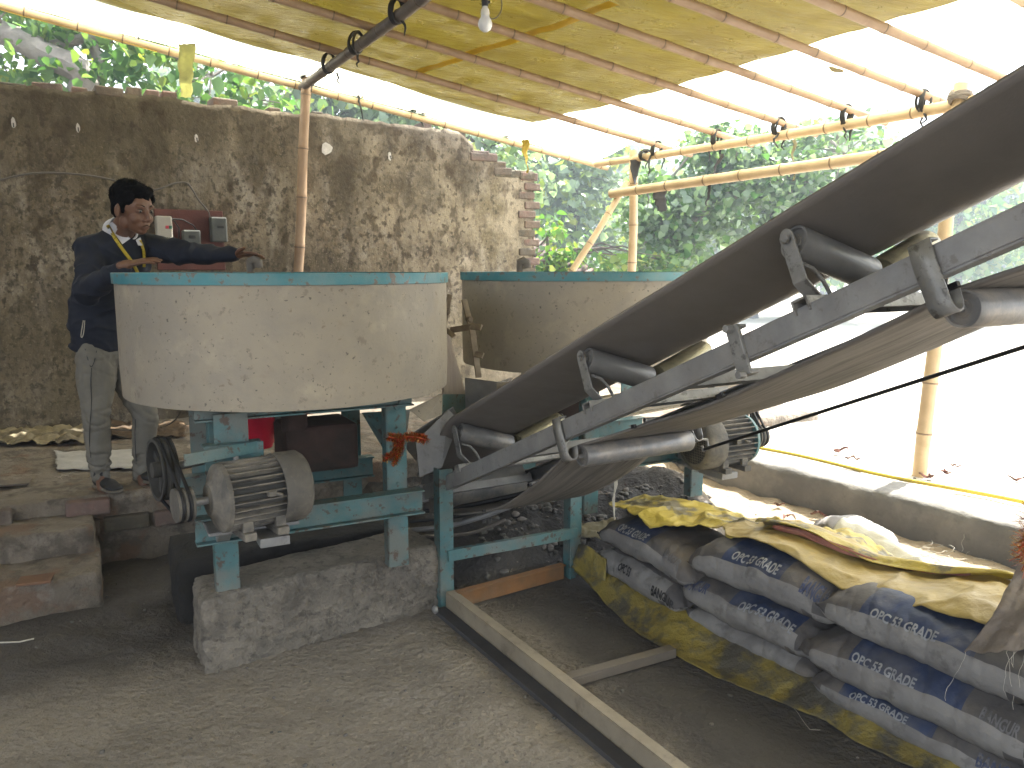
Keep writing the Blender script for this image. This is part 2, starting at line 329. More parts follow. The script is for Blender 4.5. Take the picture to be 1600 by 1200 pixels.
# stones and clods scattered over the dirt
mb = MB(); rs = random.Random(3)
def stone(mb, p, r, mi=0):
    bm = bmesh.new(); bmesh.ops.create_icosphere(bm, subdivisions=2, radius=r)
    k = rs.random() * 50
    sc = Vector((rs.uniform(.7, 1.2), rs.uniform(.7, 1.2), rs.uniform(.5, .85)))
    vs = [Vector((v.co.x * sc.x, v.co.y * sc.y, v.co.z * sc.z)) * (1 + .35 * nz(v.co / r, 1.1, k)) + Vector(p) for v in bm.verts]
    mb.add(vs, [[v.index for v in f.verts] for f in bm.faces], mi, True); bm.free()
for i in range(1500):
    if i < 1000:
        x = rs.uniform(-.2, 1.5); y = rs.uniform(3.4, 5.0)
        if zones(x, y)[2] < .5: continue
        r = rs.choice([.006, .009, .012, .016, .024])
    else:
        x = rs.uniform(-2.6, 3.2); y = rs.uniform(2, 5); r = rs.choice([.003, .004, .005, .006, .009])
    stone(mb, (x, y, gh(x, y) + r * .2), r)
tag(mb.build('gravel', mat('clods', (.10, .095, .09), (.16, .15, .135), 3, rough=.95, island=.3)), kind='stuff')
# ------------------------------------------------------------------ brick platform and steps
SO = G(162, 947, 0); LM = Matrix((D28, N28, Vector((0, 0, 1)))).transposed().to_4x4(); LM.translation = SO
PLM = mat('worn_step_mortar', (.24, .205, .165), (.15, .128, .10), 4, rough=.95, bump=1.0, bscale=22, bdist=.03, layers=[((.09, .075, .06), 6, .50, .58, .7), ((.21, .125, .08), 4, .53, .60, .6), ((.30, .27, .23), 9, .54, .64, .55)])
plat = rough_box('brick_platform', PLM, (1.2, 2.15 + .66, .08), (9.0, 4.3, .62), LM, .05, .010, 9, None, .018, 2)
plat.data.polygons.foreach_set('use_smooth', [True] * len(plat.data.polygons))
tag(plat, 'raised earthen brick edged platform the man stands on, below the stained wall', 'platform')
mb = MB()
for row in range(2):
    x = -3.3 + .1 * row
    while x < .95:
        w = rs.uniform(.20, .25)
        c = Vector((x + w / 2, .655 + rs.uniform(-.012, .008) + .01 * row, .335 - row * .115)); M = LM @ Matrix.Translation(c) @ Matrix.Rotation(rs.uniform(-.05, .05), 4, 'Z') @ Matrix.Rotation(rs.uniform(-.03, .03), 4, 'Y')
        if rs.random() < .85: mb.box((0, 0, 0), (w, .11, .085), M)
        x += w + .02
bk = mb.build('edge_bricks', BRICKM, plat, .012)
sts = empty('earth_steps', 'two worn brick and mortar steps leading down from the platform at the left', 'steps')
rough_box('step', PLM, (-2.0, .9, .07), (4.0, 1.8, .20), LM, .035, .011, 10, sts, .016, 5)
rough_box('step', PLM, (-2.02, 1.1, .14), (4.0, 1.5, .33), LM, .035, .012, 10, sts, .016, 9)
def tile(p, sx, sy, rz, m, lab, name='floor_tile'):
    mb = MB(); t = MB(); M = Matrix.Translation(p) @ Matrix.Rotation(rz, 4, 'Z')
    mb.prism([(-sx, -.006), (sx, -.006), (sx, .006), (-sx, .006)], -sy, sy * .9, M)
    mb.v = [(v[0] + rnd.uniform(-.006, .006), v[1] + rnd.uniform(-.006, .006), v[2]) for v in mb.v]
    tag(mb.build(name, m, None, .002), lab, 'tile', 'loose tiles lying on the steps and platform')
tile(G(57, 905, .185), .07, .055, .35, TILE, 'brown terracotta tile lying on the lower step')
tile(G(20, 754, .412), .09, .06, .35, TILEG, 'pale tile lying flat on the platform by the photo edge')
# ------------------------------------------------------------------ kerb
KO = KN * 4.36; KM = Matrix((KN, KD, Vector((0, 0, 1)))).transposed().to_4x4(); KM.translation = KO
k = rough_box('concrete_kerb', KERB, (.18, 2.2, .13), (.36, 7.4, .36), KM, .06, .014, 5, None, .025, 4)
tag(k, 'long low grey concrete kerb between the sunlit yard and the cement bags', 'kerb')
pts = []
a_, b_ = G(1186, 700, .325), G(1600, 785, .325)
for i in range(-4, 30):
    t = i / 16; p = a_.lerp(b_, t); pts.append(p + Vector((.02 * math.sin(t * 9), .03 * math.sin(t * 6 + 1), .0)))
for p in pts: p.z = max(gh(p.x, p.y), .30) + .022
mb = MB(); mb.tube(pts, .013, 10); tag(mb.build('garden_hose', HOSE), 'yellow hose lying along the sunlit top of the kerb', 'hose')
def dry_leaf(p, r, lab):
    mb = MB(); k = rs.uniform(0, 6)
    for j in range(2):
        n = 8; vs = []
        for i in range(n + 1):
            t = i / n; w = math.sin(math.pi * t) ** .7 * r * .38
            for sgn in (-1, 0, 1): vs.append(((t - .5) * 2 * r, sgn * w, .35 * r * math.sin(t * 5 + k) + abs(sgn) * .28 * r + .15 * r))
        fs = []
        for i in range(n): fs += [(i * 3, i * 3 + 1, i * 3 + 4, i * 3 + 3), (i * 3 + 1, i * 3 + 2, i * 3 + 5, i * 3 + 4)]
        mb.add(vs, fs, 0, True, Matrix.Translation(p + Vector((rs.uniform(-r, r) * j, rs.uniform(-r, r) * j, .01))) @ Matrix.Rotation(k + j * 2, 4, 'Z') @ Matrix.Rotation(rs.uniform(-.3, .3), 4, 'X'))
    tag(mb.build('dry_leaf', LEAFD), lab, 'leaf', 'dry leaves on the ground')
for px, py, z, r, lab in [(1308, 709, .31, .05, 'long curled brown leaf on bright ground left of the bamboo post'), (1336, 720, .31, .04, 'small brown leaf curl just right of the long curled one'),
    (1446, 748, .31, .04, 'dark dry leaf at the foot of the right bamboo post'), (1478, 742, .31, .035, 'brown leaf pair just right of the post foot'), (1494, 731, .31, .03, 'upright brown leaf curl beyond the leaf pair'),
    (1583, 752, .31, .04, 'reddish dry leaf on bright ground at the right edge'), (1282, 808, .1, .04, 'orange brown dry leaf on sand below the kerb'), (1236, 812, .1, .035, 'dark crumpled leaf beside the yellow tarp fold'),
    (1215, 792, .1, .03, 'small dark leaf on sand nearest the motor stand')]:
    dry_leaf(G(px, py, z), r, lab)
# ------------------------------------------------------------------ old wall
WD = Vector((.862, .508, 0)); WN = Vector((.508, -.862, 0)); W0 = Vector((-3.75, 6.05, 0))
def wallpt(px, py, off=0.0):
    r = ray(px, py); o = W0 + WN * off; t = (o - Vector((0, 0, H))).dot(WN) / r.dot(WN); return Vector((0, 0, H)) + r * t
WMx = Matrix((WD, -WN, Vector((0, 0, 1)))).transposed().to_4x4(); WMx.translation = W0
def wt(px, py): p = WMx.inverted() @ wallpt(px, py); return p.x, p.z
prof = [wt(*q) for q in [(0, 132), (60, 138), (110, 140), (200, 146), (260, 152), (330, 162), (400, 170), (470, 177), (520, 180), (560, 186), (620, 194), (680, 200), (715, 206), (728, 214), (742, 226)]]
prof = [(-5.5, prof[0][1] + .1)] + prof
e1 = wt(744, 240); e2 = wt(775, 252); e3 = wt(776, 262); e4 = wt(826, 268); e5 = wt(834, 300)
TEND = e5[0]
def topz(t):
    if t < prof[-1][0]:
        for a, b in zip(prof, prof[1:]):
            if t <= b[0]: z = a[1] + (b[1] - a[1]) * (t - a[0]) / max(1e-6, b[0] - a[0]); break
        return z + .022 * fr((t, 0, 0), 3.1) + .012 * nz((t, 0, 0), 14)
    if t < e2[0]: return e1[1] - .02 + .008 * nz((t, 0, 0), 14)
    return e4[1] + .006 * nz((t, 0, 0), 14)
WALLM = mat('stained_plaster', (.25, .21, .155), (.16, .132, .092), 2.2, .40, .60, rough=.95, bump=.7, bscale=34, bdist=.012, spec=.2, layers=[
    ((.38, .345, .29), 3.4, .50, .62, .8, (1, 1, .45)), ((.15, .13, .075), .8, .46, .58, .5), ((.085, .07, .052), 1.3, .48, .60, .75, (1, 1, .35)), ((.05, .04, .032), 10, .55, .61, .8, (1, 1, .75)), ((.06, .048, .036), 24, .555, .61, .65), ((.40, .36, .30), 45, .58, .64, .5)])
# real staining: soot and mould run down from the broken top; paler patches towards the right end
n_ = WALLM.node_tree.nodes; l_ = WALLM.node_tree.links; pb = n_['Principled BSDF']; src = pb.inputs['Base Color'].links[0].from_socket
tc_ = n_.new('ShaderNodeTexCoord'); sx_ = n_.new('ShaderNodeSeparateXYZ'); l_.new(tc_.outputs['Object'], sx_.inputs[0])
mp_ = n_.new('ShaderNodeMapping'); mp_.inputs['Scale'].default_value = (1, 1, .22); l_.new(tc_.outputs['Object'], mp_.inputs[0])
def nz_(sc, src_=None):
    t = n_.new('ShaderNodeTexNoise'); t.inputs['Scale'].default_value = sc; t.inputs['Detail'].default_value = 6; l_.new(src_ or mp_.outputs[0], t.inputs['Vector']); return t.outputs['Fac']
def ma_(op, a, b):
    m = n_.new('ShaderNodeMath'); m.operation = op; m.use_clamp = False
    for i, q in ((0, a), (1, b)):
        if isinstance(q, (int, float)): m.inputs[i].default_value = q
        else: l_.new(q, m.inputs[i])
    return m.outputs[0]
def mr_(v, a, b, c=0, d=1):
    m = n_.new('ShaderNodeMapRange'); m.inputs['From Min'].default_value = a; m.inputs['From Max'].default_value = b; m.inputs['To Min'].default_value = c; m.inputs['To Max'].default_value = d; l_.new(v, m.inputs['Value']); return m.outputs[0]
def mx_(f, a, c):
    m = n_.new('ShaderNodeMix'); m.data_type = 'RGBA'; l_.new(f, m.inputs[0]); l_.new(a, m.inputs[6]); m.inputs[7].default_value = (*c, 1); return m.outputs[2]
run = mr_(ma_('ADD', sx_.outputs[2], ma_('MULTIPLY', ma_('SUBTRACT', nz_(3.2), .5), 3.2)), 2.0, 3.0, 0, .78)
c_ = mx_(run, src, (.062, .052, .040))
pale_right = ma_('MULTIPLY', mr_(sx_.outputs[0], 1.6, 4.6), mr_(nz_(2.6, tc_.outputs['Object']), .44, .58, 0, .7)); c_ = mx_(pale_right, c_, (.40, .35, .265))
brn = ma_('MULTIPLY', mr_(sx_.outputs[0], 2.2, -.5), mr_(nz_(.9, tc_.outputs['Object']), .35, .6, 0, .55)); c_ = mx_(brn, c_, (.12, .10, .062))
mq_ = n_.new('ShaderNodeMapping'); mq_.inputs['Scale'].default_value = (1, 1, .75); l_.new(tc_.outputs['Object'], mq_.inputs[0])
msk = mr_(nz_(1.3, tc_.outputs['Object']), .38, .56, .15, 1)
c_ = mx_(ma_('MULTIPLY', msk, mr_(nz_(8.5, mq_.outputs[0]), .535, .615, 0, .72)), c_, (.070, .053, .036))
c_ = mx_(ma_('MULTIPLY', msk, mr_(nz_(23, mq_.outputs[0]), .56, .62, 0, .75)), c_, (.065, .05, .036))
l_.new(c_, pb.inputs['Base Color'])
wall = empty('old_wall', 'tall mould stained plastered brick wall with a broken top behind the mixers', 'wall', mtx=WMx)
nt_, nv_ = 420, 70; T0 = -5.5
vs = []; fs = []
for i in range(nt_ + 1):
    t = T0 + (TEND - T0) * i / nt_; z1 = topz(t)
    for j in range(nv_ + 1):
        z = -.1 + (z1 + .1) * j / nv_
        dpt = .014 * fr((t, 0, z), 1.0, 3, 2) + .0035 * fr((t, 1, z), 9, 1, 3)
        patch = sst(.20, .26, fr((t, 0, z * .7), 1.1, 31)) * .010
        tt = t + (0 if i < nt_ else .02 * nz((0, 0, z), 9))
        vs.append((tt, dpt + patch, z))
b = len(vs)
for i in range(nt_ + 1):
    t = T0 + (TEND - T0) * i / nt_
    vs.append((t, .26, topz(t))); vs.append((t, .26, -.1))
for i in range(nt_):
    for j in range(nv_):
        a = i * (nv_ + 1) + j; fs.append((a, a + nv_ + 1, a + nv_ + 2, a + 1))
    a = i * (nv_ + 1) + nv_; fs.append((a, a + nv_ + 1, b + 2 * i + 2, b + 2 * i)); fs.append((b + 2 * i, b + 2 * i + 2, b + 2 * i + 3, b + 2 * i + 1))
fs.append(tuple([nt_ * (nv_ + 1) + j for j in range(nv_ + 1)] + [b + 2 * nt_, b + 2 * nt_ + 1]))
me = bpy.data.meshes.new('plaster'); me.from_pydata(vs, [], fs); me.polygons.foreach_set('use_smooth', [True] * len(fs)); link('plaster', me, wall, [WALLM])
mb = MB()
def brick(mb, c, d, rz=0):
    M = Matrix.Translation(c) @ Matrix.Rotation(rz + rs.uniform(-.05, .05), 4, 'Z') @ Matrix.Rotation(rs.uniform(-.04, .04), 4, 'X') @ Matrix.Rotation(rs.uniform(-.03, .03), 4, 'Y')
    mb.box((0, 0, 0), [x * rs.uniform(.92, 1.04) for x in d], M)
t = -5.4
while t < prof[-1][0] - .1:
    if t < 1.0 or rs.random() < .4:
        w = rs.choice([.12, .22, .24]); brick(mb, (t + w / 2, .13 + rs.uniform(-.04, .06), topz(t + w / 2) - .0 + rs.uniform(-.015, .03)), (w - .01, .22, .075))
    else: w = .2
    t += w + rs.uniform(0, .05)
for tt, z, w in [(prof[-1][0] + .1, e1[1] - .03, .3), (e1[0] + .24, e1[1] - .10, .22), (e1[0] + .05, e1[1] - .01, .2), (e3[0] + .1, e3[1] - .05, .25), (e3[0] + .38, e3[1] - .06, .2), (TEND - .12, e4[1] - .03, .24), (TEND - .36, e4[1] - .02, .22)]:
    brick(mb, (tt, .12, z), (w, .26, .08))
z = e4[1] - .05; kk = 0
while z > 1.2:
    brick(mb, (TEND - .07 + (.05 if kk % 2 else -.01), .12, z), (.20, .27, .075)); z -= .095; kk += 1
mb.build('exposed_bricks', BRICKM, wall, .012)
mb = MB()
for r_ in range(36):
    y = .6 + (.11 if r_ % 2 else 0)
    while y < 5.0: mb.box((-4.75, y + .11, r_ * .086 + .04), (.22 + rs.uniform(-.01, .01), .215, .074)); y += .23
mb.box((-4.76, 2.85, 1.5), (.19, 4.3, 3.1), None, 1)
tag(mb.build('light_block_wall', [BRICKM, KERB]), 'unseen bare brick wall added at the left to block side light', 'wall')  # unseen wall, added to cut the fill light from the left
# scraps, wires and the switch board on the wall
for i, (px, py, w, h, lab) in enumerate([(510, 233, .10, .085, 'torn square of white paper stuck on the wall right of the bamboo post'), (609, 244, .028, .075, 'narrow white hook plate on the wall, rightmost of the small ones'), (307, 216, .026, .06, 'narrow white hook plate on the wall left of the bamboo post'),
    (122, 200, .026, .06, 'small reddish white wall plate above the man'), (21, 193, .028, .07, 'small pale wall plate near the left photo edge')]):
    p = wallpt(px, py, .03); mb = MB(); n = 9
    poly = [((w / 2) * math.cos(a) * (1 + rs.uniform(-.25, .15)) * 1.1, (h / 2) * math.sin(a) * (1 + rs.uniform(-.25, .15)) * 1.2) for a in [2 * math.pi * k / n + .3 for k in range(n)]]
    M = WMx.copy(); M.translation = p; mb.prism(poly, -.004, .004, M)
    if i: mb.tube([p, p + WN * .02, p + WN * .03 + Vector((0, 0, -.03))], .004, 6, mi=1)
    tag(mb.build('paper_scrap' if i == 0 else 'wall_hook', [PAPER, CABLEK]), lab, 'paper' if i == 0 else 'hook', 'scraps and hooks on the wall')
bo = wallpt(296, 383, .04); BM = WMx.copy(); BM.translation = bo
sb = empty('switch_board', 'dark red wooden switch board with three starter boxes, on the wall behind the man', 'switchboard', mtx=BM)
def wl(px, py): q = BM.inverted() @ wallpt(px, py, .04); return q.x, q.z
l0, t0 = wl(240, 326); r0, b0 = wl(352, 422)
mb = MB(); mb.box(((l0 + r0) / 2, 0, (t0 + b0) / 2), (r0 - l0, .03, t0 - b0)); mb.build('backboard', BOARD, sb, .006)
def swbox(px0, py0, px1, py1, m, name):
    x0, z1 = wl(px0, py0); x1, z0 = wl(px1, py1); mb = MB(); mb.box(((x0 + x1) / 2, -.065, (z0 + z1) / 2), (x1 - x0, .10, z1 - z0)); o = mb.build(name, m, sb, .012); return o, x0, x1, z0, z1
o, x0, x1, z0, z1 = swbox(240, 338, 268, 380, IVORY, 'starter_box')
mb = MB(); mb.box((x0 + (x1 - x0) * .66, -.118, z0 + (z1 - z0) * .58), (.024, .006, .024)); mb.build('red_button', RED, o, .002)
mb = MB(); mb.box((x0 + (x1 - x0) * .86, -.118, z0 + (z1 - z0) * .58), (.024, .006, .024)); mb.build('green_button', GREENB, o, .002)
mb = MB()
for k in range(6): mb.box((x0 + .03 + k * .012, -.1165, z0 + .035), (.007, .003, .016))
mb.build('nameplate', INKK, o)
o, x0, x1, z0, z1 = swbox(282, 360, 311, 386, GREYBOX, 'switch_box'); mb = MB(); mb.box(((x0 + x1) / 2, -.118, (z0 + z1) / 2 + .01), (.05, .004, .025)); mb.build('nameplate', CABLEK, o)
o, x0, x1, z0, z1 = swbox(325, 340, 352, 379, GREYBOX, 'fuse_box'); mb = MB(); mb.box(((x0 + x1) / 2 + .01, -.118, (z0 + z1) / 2 + .02), (.05, .004, .018)); mb.build('nameplate', CABLEK, o)
mb = MB(); mb.tube([BM.inverted() @ wallpt(*q, .09) for q in [(262, 340), (272, 345), (280, 356), (279, 378)]], .006, 6); mb.tube([BM.inverted() @ wallpt(*q, .09) for q in [(268, 342), (285, 343), (302, 352), (309, 362)]], .006, 6); mb.build('wire', CABLEK, sb)
def smooth_path(pts, k=6):
    pts = [Vector(p) for p in pts]; out = []; n = len(pts)
    for i in range(n - 1):
        p0, p1, p2, p3 = pts[max(i - 1, 0)], pts[i], pts[i + 1], pts[min(i + 2, n - 1)]
        for j in range(k):
            t = j / k; out.append(.5 * ((2 * p1) + (-p0 + p2) * t + (2 * p0 - 5 * p1 + 4 * p2 - p3) * t * t + (-p0 + 3 * p1 - 3 * p2 + p3) * t ** 3))
    return out + [pts[-1]]
mb = MB(); mb.tube(smooth_path([wallpt(*q, .05) for q in [(-60, 300), (0, 281), (60, 270), (130, 273), (180, 282), (220, 294), (245, 296), (270, 287), (290, 285), (300, 295), (310, 312), (325, 330), (328, 342)]]), .008, 6)
tag(mb.build('wall_cable', CABLE), 'long grey cable drooping along the wall to the switch board', 'cable')
# ------------------------------------------------------------------ pan mixers
TH = R(27.5)
C1 = Vector((-1.01, 3.64, 0)); C2 = Vector((.42, 4.68, 0))
RIMZ = 1.617; DB = 1.10; DR = .71
def rough_poly_plinth(name, poly, z0, z1, m, lab, seed, res=.04, amp=.02):
    # poly given as 4 corners (world xy); a rough block
    bm = bmesh.new(); a, b, c, d = [Vector((p[0], p[1], 0)) for p in poly]
    nu = int((b - a).length / res); nw = max(2, int((d - a).length / res)); nh = max(3, int((z1 - z0) / res))
    bmesh.ops.create_cube(bm, size=1)
    for ax, n in ((0, nu), (1, nw), (2, nh)):
        for k in range(1, n):
            co = Vector((0, 0, 0)); co[ax] = -.5 + k / n; no = Vector((0, 0, 0)); no[ax] = 1
            bmesh.ops.bisect_plane(bm, geom=bm.verts[:] + bm.edges[:] + bm.faces[:], plane_co=co, plane_no=no)
    Lx = (b - a).length; Ly = (d - a).length; Lz = z1 - z0; e = .03
    for v in bm.verts:
        u, w, h = v.co.x + .5, v.co.y + .5, v.co.z + .5
        p = Vector((v.co.x * Lx, v.co.y * Ly, v.co.z * Lz)); hd = Vector((Lx, Ly, Lz)) / 2
        q = Vector([max(-hd[i] + e, min(hd[i] - e, p[i])) for i in range(3)]); dd = p - q
        if dd.length > e: p = q + dd.normalized() * e; 
        nn = dd.normalized() if dd.length > 1e-6 else Vector()
        base = a.lerp(b, u).lerp(d.lerp(c, u), w)
        off = Vector((p.x - v.co.x * Lx, p.y - v.co.y * Ly, p.z - v.co.z * Lz))
        dx = (b - a).normalized(); dy = (d - a).normalized()
        wp = base + dx * off.x + dy * off.y + Vector((0, 0, z0 + h * Lz + off.z))
        k = fr(wp, 3, seed, 2) * amp * .5 + (-amp * (.8 * sst(.1, .6, abs(fr(wp, 30, seed, 3))) + .25 * sst(.1, .5, fr(wp, 9, seed, 2))) + .5 * amp if abs(nn.z) < .7 else .25 * amp * fr(wp, 22, seed, 3))
        v.co = wp + (dx * nn.x + dy * nn.y + Vector((0, 0, nn.z * .5))) * k
    for f in bm.faces: f.smooth = True
    me = bpy.data.meshes.new(name); bm.to_mesh(me); bm.free(); o = link(name, me, None, [m]); return tag(o, lab, 'plinth')
def xy(v): return (v.x, v.y)
f0 = G(322, 1054, 0); f1 = G(690, 945, 0); back = (f1 - f0).normalized(); bn = Vector((-back.y, back.x, 0))
rough_poly_plinth('concrete_plinth', [xy(f0), xy(f1), xy(f1 + bn * .33), xy(f0 + bn * .30 + back * .05)], -.05, .315, CONC, 'rough grey concrete plinth with honeycombed face under the front mixer legs', 11, .015, .022)
mx = Matrix.Rotation(TH, 4, 'Z'); mx.translation = C1
def ML(c, x, y, z=0): 
    M = Matrix.Rotation(TH, 4, 'Z'); M.translation = c; return M @ Vector((x, y, z))
rough_poly_plinth('concrete_plinth', [xy(ML(C1, -.53, .14)), xy(ML(C1, .62, .14)), xy(ML(C1, .62, .58)), xy(ML(C1, -.53, .58))], -.05, .30, CONCD, 'concrete plinth under the rear legs of the near mixer, shadow put into its colour', 23, .04, .010)
0 and rough_poly_plinth('concrete_plinth', [xy(ML(C2, -.5, -.5)), xy(ML(C2, .62, -.5)), xy(ML(C2, .62, -.22)), xy(ML(C2, -.5, -.22))], -.05, .31, CONCD, 'dust buried concrete plinth under the far mixer legs', 29, .05, .02)
def ibeam(mb, p0, p1, w=.06, h=.10, t=.008, up=(0, 0, 1), web_off=0.0, mi=0):
    p0, p1 = Vector(p0), Vector(p1); up = Vector(up)
    s = (p1 - p0).normalized().cross(up).normalized()
    mb.bar(p0 + up * (h / 2), p1 + up * (h / 2), w, t, up, mi); mb.bar(p0 - up * (h / 2), p1 - up * (h / 2), w, t, up, mi)
    mb.bar(p0 + s * web_off, p1 + s * web_off, t, h - t, up, mi)
def channel(name, p0, p1, w, h, m, parent, up=(0, 0, 1), side=1):
    mb = MB(); ibeam(mb, p0, p1, w, h, .007, up, side * (w / 2 - .0035)); return mb.build(name, m, parent)
MOTORC = mat('motor_dark', (.06, .058, .054), (.04, .039, .037), 12, rough=.9)  # darker tone for the core between the fins and the large pulley
def make_motor(parent, c, L=.38, r=.125, fan=1, m=MOTOR, endm=None):
    # axis along local x; fan end towards +x*fan
    M0 = Matrix.Translation(c) @ Matrix.Rotation(R(90), 4, 'Y')
    if fan < 0: M0 = Matrix.Translation(c) @ Matrix.Rotation(R(-90), 4, 'Y')
    mb = MB(); body0, body1 = -L * .30, L * .24
    mb.lathe([(r * .82, body0), (r * .82, body1)], M0, 32, 1)
    for k in range(28):
        a = 2 * math.pi * k / 28
        if math.sin(a) > 9: continue
        mb.box((r * .88, 0, (body0 + body1) / 2), (r * .24, .006, body1 - body0), M0 @ Matrix.Rotation(a, 4, 'Z'))
    o = mb.build('motor', [m, MOTORC], parent, .0012)
    mb = MB(); mb.lathe([(.02, -L * .44), (r * .45, -L * .44), (r * .55, -L * .40), (r * .85, -L * .37), (r * .98, -L * .345), (r * 1.0, -L * .30), (r * .8, -L * .295)], M0, 36); mb.build('end_bell', endm or m, o, .002)
    mb = MB(); mb.lathe([(r * 1.04, L * .20), (r * 1.06, L * .22), (r * 1.05, L * .44), (r * .95, L * .485), (r * .80, L * .50), (r * .78, L * .495), (r * .9, L * .46), (r * 1.0, L * .42), (r * 1.0, L * .2)], M0, 40, close=True); mb.build('fan_cover', m, o)
    mb = MB(); mb.lathe([(0.001, L * .47), (r * .85, L * .47)], M0, 32); mb.build('fan', GRILLE, o)
    mb = MB()
    for k in range(-8, 9):
        x = k * r / 10; hh = math.sqrt(max(0, (r * .84) ** 2 - x * x))
        mb.box((x, 0, L * .488), (.0026, 2 * hh, .002), M0); mb.box((0, x, L * .492), (2 * hh, .0026, .002), M0)
    mb.lathe([(.001, L * .497), (r * .18, L * .495), (r * .2, L * .488)], M0, 16); mb.build('grille', m, o)
    mb = MB(); mb.lathe([(.015, -L * .58), (.015, -L * .42)], M0, 16); mb.build('shaft', STEEL, o)
    mb = MB(); cc = Vector(c)
    for sx in (-1, 1): mb.box((cc.x + sx * L * .16, cc.y, cc.z - r * 1.02), (.045, r * 1.9, .03)); mb.box((cc.x + sx * L * .16, cc.y - r * .7, cc.z - r * .85), (.04, .02, r * .5)); mb.box((cc.x + sx * L * .16, cc.y + r * .7, cc.z - r * .85), (.04, .02, r * .5))
    mb.build('foot', m, o, .003)
    mb = MB(); mb.box((cc.x + .02 * fan, cc.y - r * .98, cc.z + .02), (.03, .03, .02)); mb.tube([(cc.x + .03, cc.y - r * 1.03, cc.z + .02), (cc.x + .055, cc.y - r * 1.15, cc.z + .012)], .008, 8)
    mb.build('cable_gland', m, o, .002); mb = MB(); mb.box((cc.x - .03, cc.y + r * .98, cc.z + .03), (.12, .06, .09)); mb.build('terminal_box', m, o, .004)
    return o
def make_mixer(C, name, lab, legx, mot, fan, detail):
    e = empty(name, lab, 'concrete mixer', 'pan mixers', loc=(C.x, C.y, 0), rz=TH)
    mb = MB(); mb.lathe([(DR - .012, RIMZ - .01), (DR, RIMZ - .01), (DR, DB + .12), (DR - .004, DB + .004), (DR - .02, DB), (.06, DB), (.06, DB + .012), (DR - .02, DB + .012), (DR - .012, DB + .03)], None, 128, close=True)
    for i, v in enumerate(mb.v):
        a = math.atan2(v[1], v[0]); rr = math.hypot(v[0], v[1])
        if rr > .5: k = 1 + .0035 * nz((math.cos(a) * 2, math.sin(a) * 2, v[2] * 3), 1.4, legx[0]); mb.v[i] = (v[0] * k, v[1] * k, v[2] + .002 * nz((v[0], v[1], 0), 5))
    drum = mb.build('drum', CREAM, e)
    mb = MB(); mb.lathe([(DR + .002, RIMZ - .045), (DR + .009, RIMZ - .044), (DR + .010, RIMZ - .002), (DR + .008, RIMZ), (DR - .006, RIMZ), (DR - .006, RIMZ - .012)], None, 128, close=True); mb.build('rim_band', RIMTEAL, drum)
    for x in legx:
        for y in (-.36, .36):
            mb = MB(); s = 1 if x > 0 else -1
            if y < 0: mb.box((x, y, (DB - .02 + .29) / 2), (.088, .007, DB - .02 - .29)); mb.box((x - .044, y + .03, (DB - .02 + .29) / 2), (.007, .06, DB - .02 - .29)); mb.box((x + .044, y + .03, (DB - .02 + .29) / 2), (.007, .06, DB - .02 - .29))
            else: mb.box((x, y, (DB + .29) / 2), (.10, .008, DB - .29)); mb.box((x, y + .03, (DB + .29) / 2), (.008, .06, DB - .29))
            if y < 0:
                for zz in (1.02, .93, .80, .68): mb.lathe([(.007, 0), (.007, .006), (.001, .007)], axisM((x, y - .0045, zz), (0, -1, 0)), 8)
            mb.build('leg', TEAL, e, .0015)
    lx0, lx1 = legx
    mb = MB(); ibeam(mb, (lx0 - .12, -.36, .60), (lx1 + .10, -.36, .60) if fan > 0 else (lx1 + .22, -.36, .60), .075, .10); mb.v = [(v[0], v[1] - .045, v[2]) for v in mb.v]; mb.build('lower_beam', TEAL, e, .0015)
    mb = MB(); ibeam(mb, (lx0 - .12, .32, .60), (lx1 + .10, .32, .60), .07, .10); mb.build('lower_beam', TEAL, e, .0015)
    for x in legx:
        mb = MB(); ibeam(mb, (x, -.42, DB - .035), (x, .5, DB - .035), .05, .06); mb.build('floor_beam', TEAL, e, .001)
    mb = MB(); ibeam(mb, (lx0 - .10, -.40, DB - .03), (lx1 + .06, -.40, DB - .03), .06, .055); mb.build('floor_beam', TEAL, e, .0015)
    mb = MB(); ibeam(mb, (lx0 - .10, .42, DB - .035), (lx1 + .12, .42, DB - .035), .05, .06); mb.build('floor_beam', TEAL, e, .0015)
    # gearbox, hanger plate and drive
    mb = MB(); mb.box((.12 * fan, .10, .80), (.34, .30, .22)); mb.lathe([(.06, .88), (.06, 1.08)], None, 20); mb.lathe([(.07, 0), (.07, .12)], axisM((0, 0, .98), (0, 0, 1)), 24); mb.build('gearbox', mat('rusty_gearbox', (.075, .045, .038), (.04, .032, .028), 8, rough=.9, bump=.4), e, .02)
    mx_, my_, mz_ = mot
    mb = MB(); mb.box((mx_ - .05 * fan, -.44, 1.0), (.13, .01, .14)); mb.box((mx_ - .05 * fan, -.50, .90), (.22, .012, .12)); mb.box((mx_ - .05 * fan, -.46, .95), (.22, .09, .01)); mb.build('hanger_plate', TEAL, e, .002)
    mb = MB(); mb.tube([(mx_ - .05 * fan, -.50, .93), (mx_ - .05 * fan, -.555, .90)], .011, 8); mb.lathe([(.02, 0), (.02, .012)], axisM((mx_ - .05 * fan, -.506, .927), (0, -1, -.2)), 6); mb.build('bolt', STEEL, e)
    mb = MB(); mb.box((mx_, my_ + .12, mz_ - .15), (.34, .22, .014)); mb.bar((mx_ - .1, my_ + .10, mz_ - .16), (mx_ - .1, -.40, .56), .05, .05); mb.bar((mx_ + .1, my_ + .10, mz_ - .16), (mx_ + .1, -.40, .56), .05, .05); mb.box((mx_ + .05 * fan, my_ - .02, mz_ - .17), (.11, .20, .035)); mb.build('motor_bracket', STEEL, e, .003)
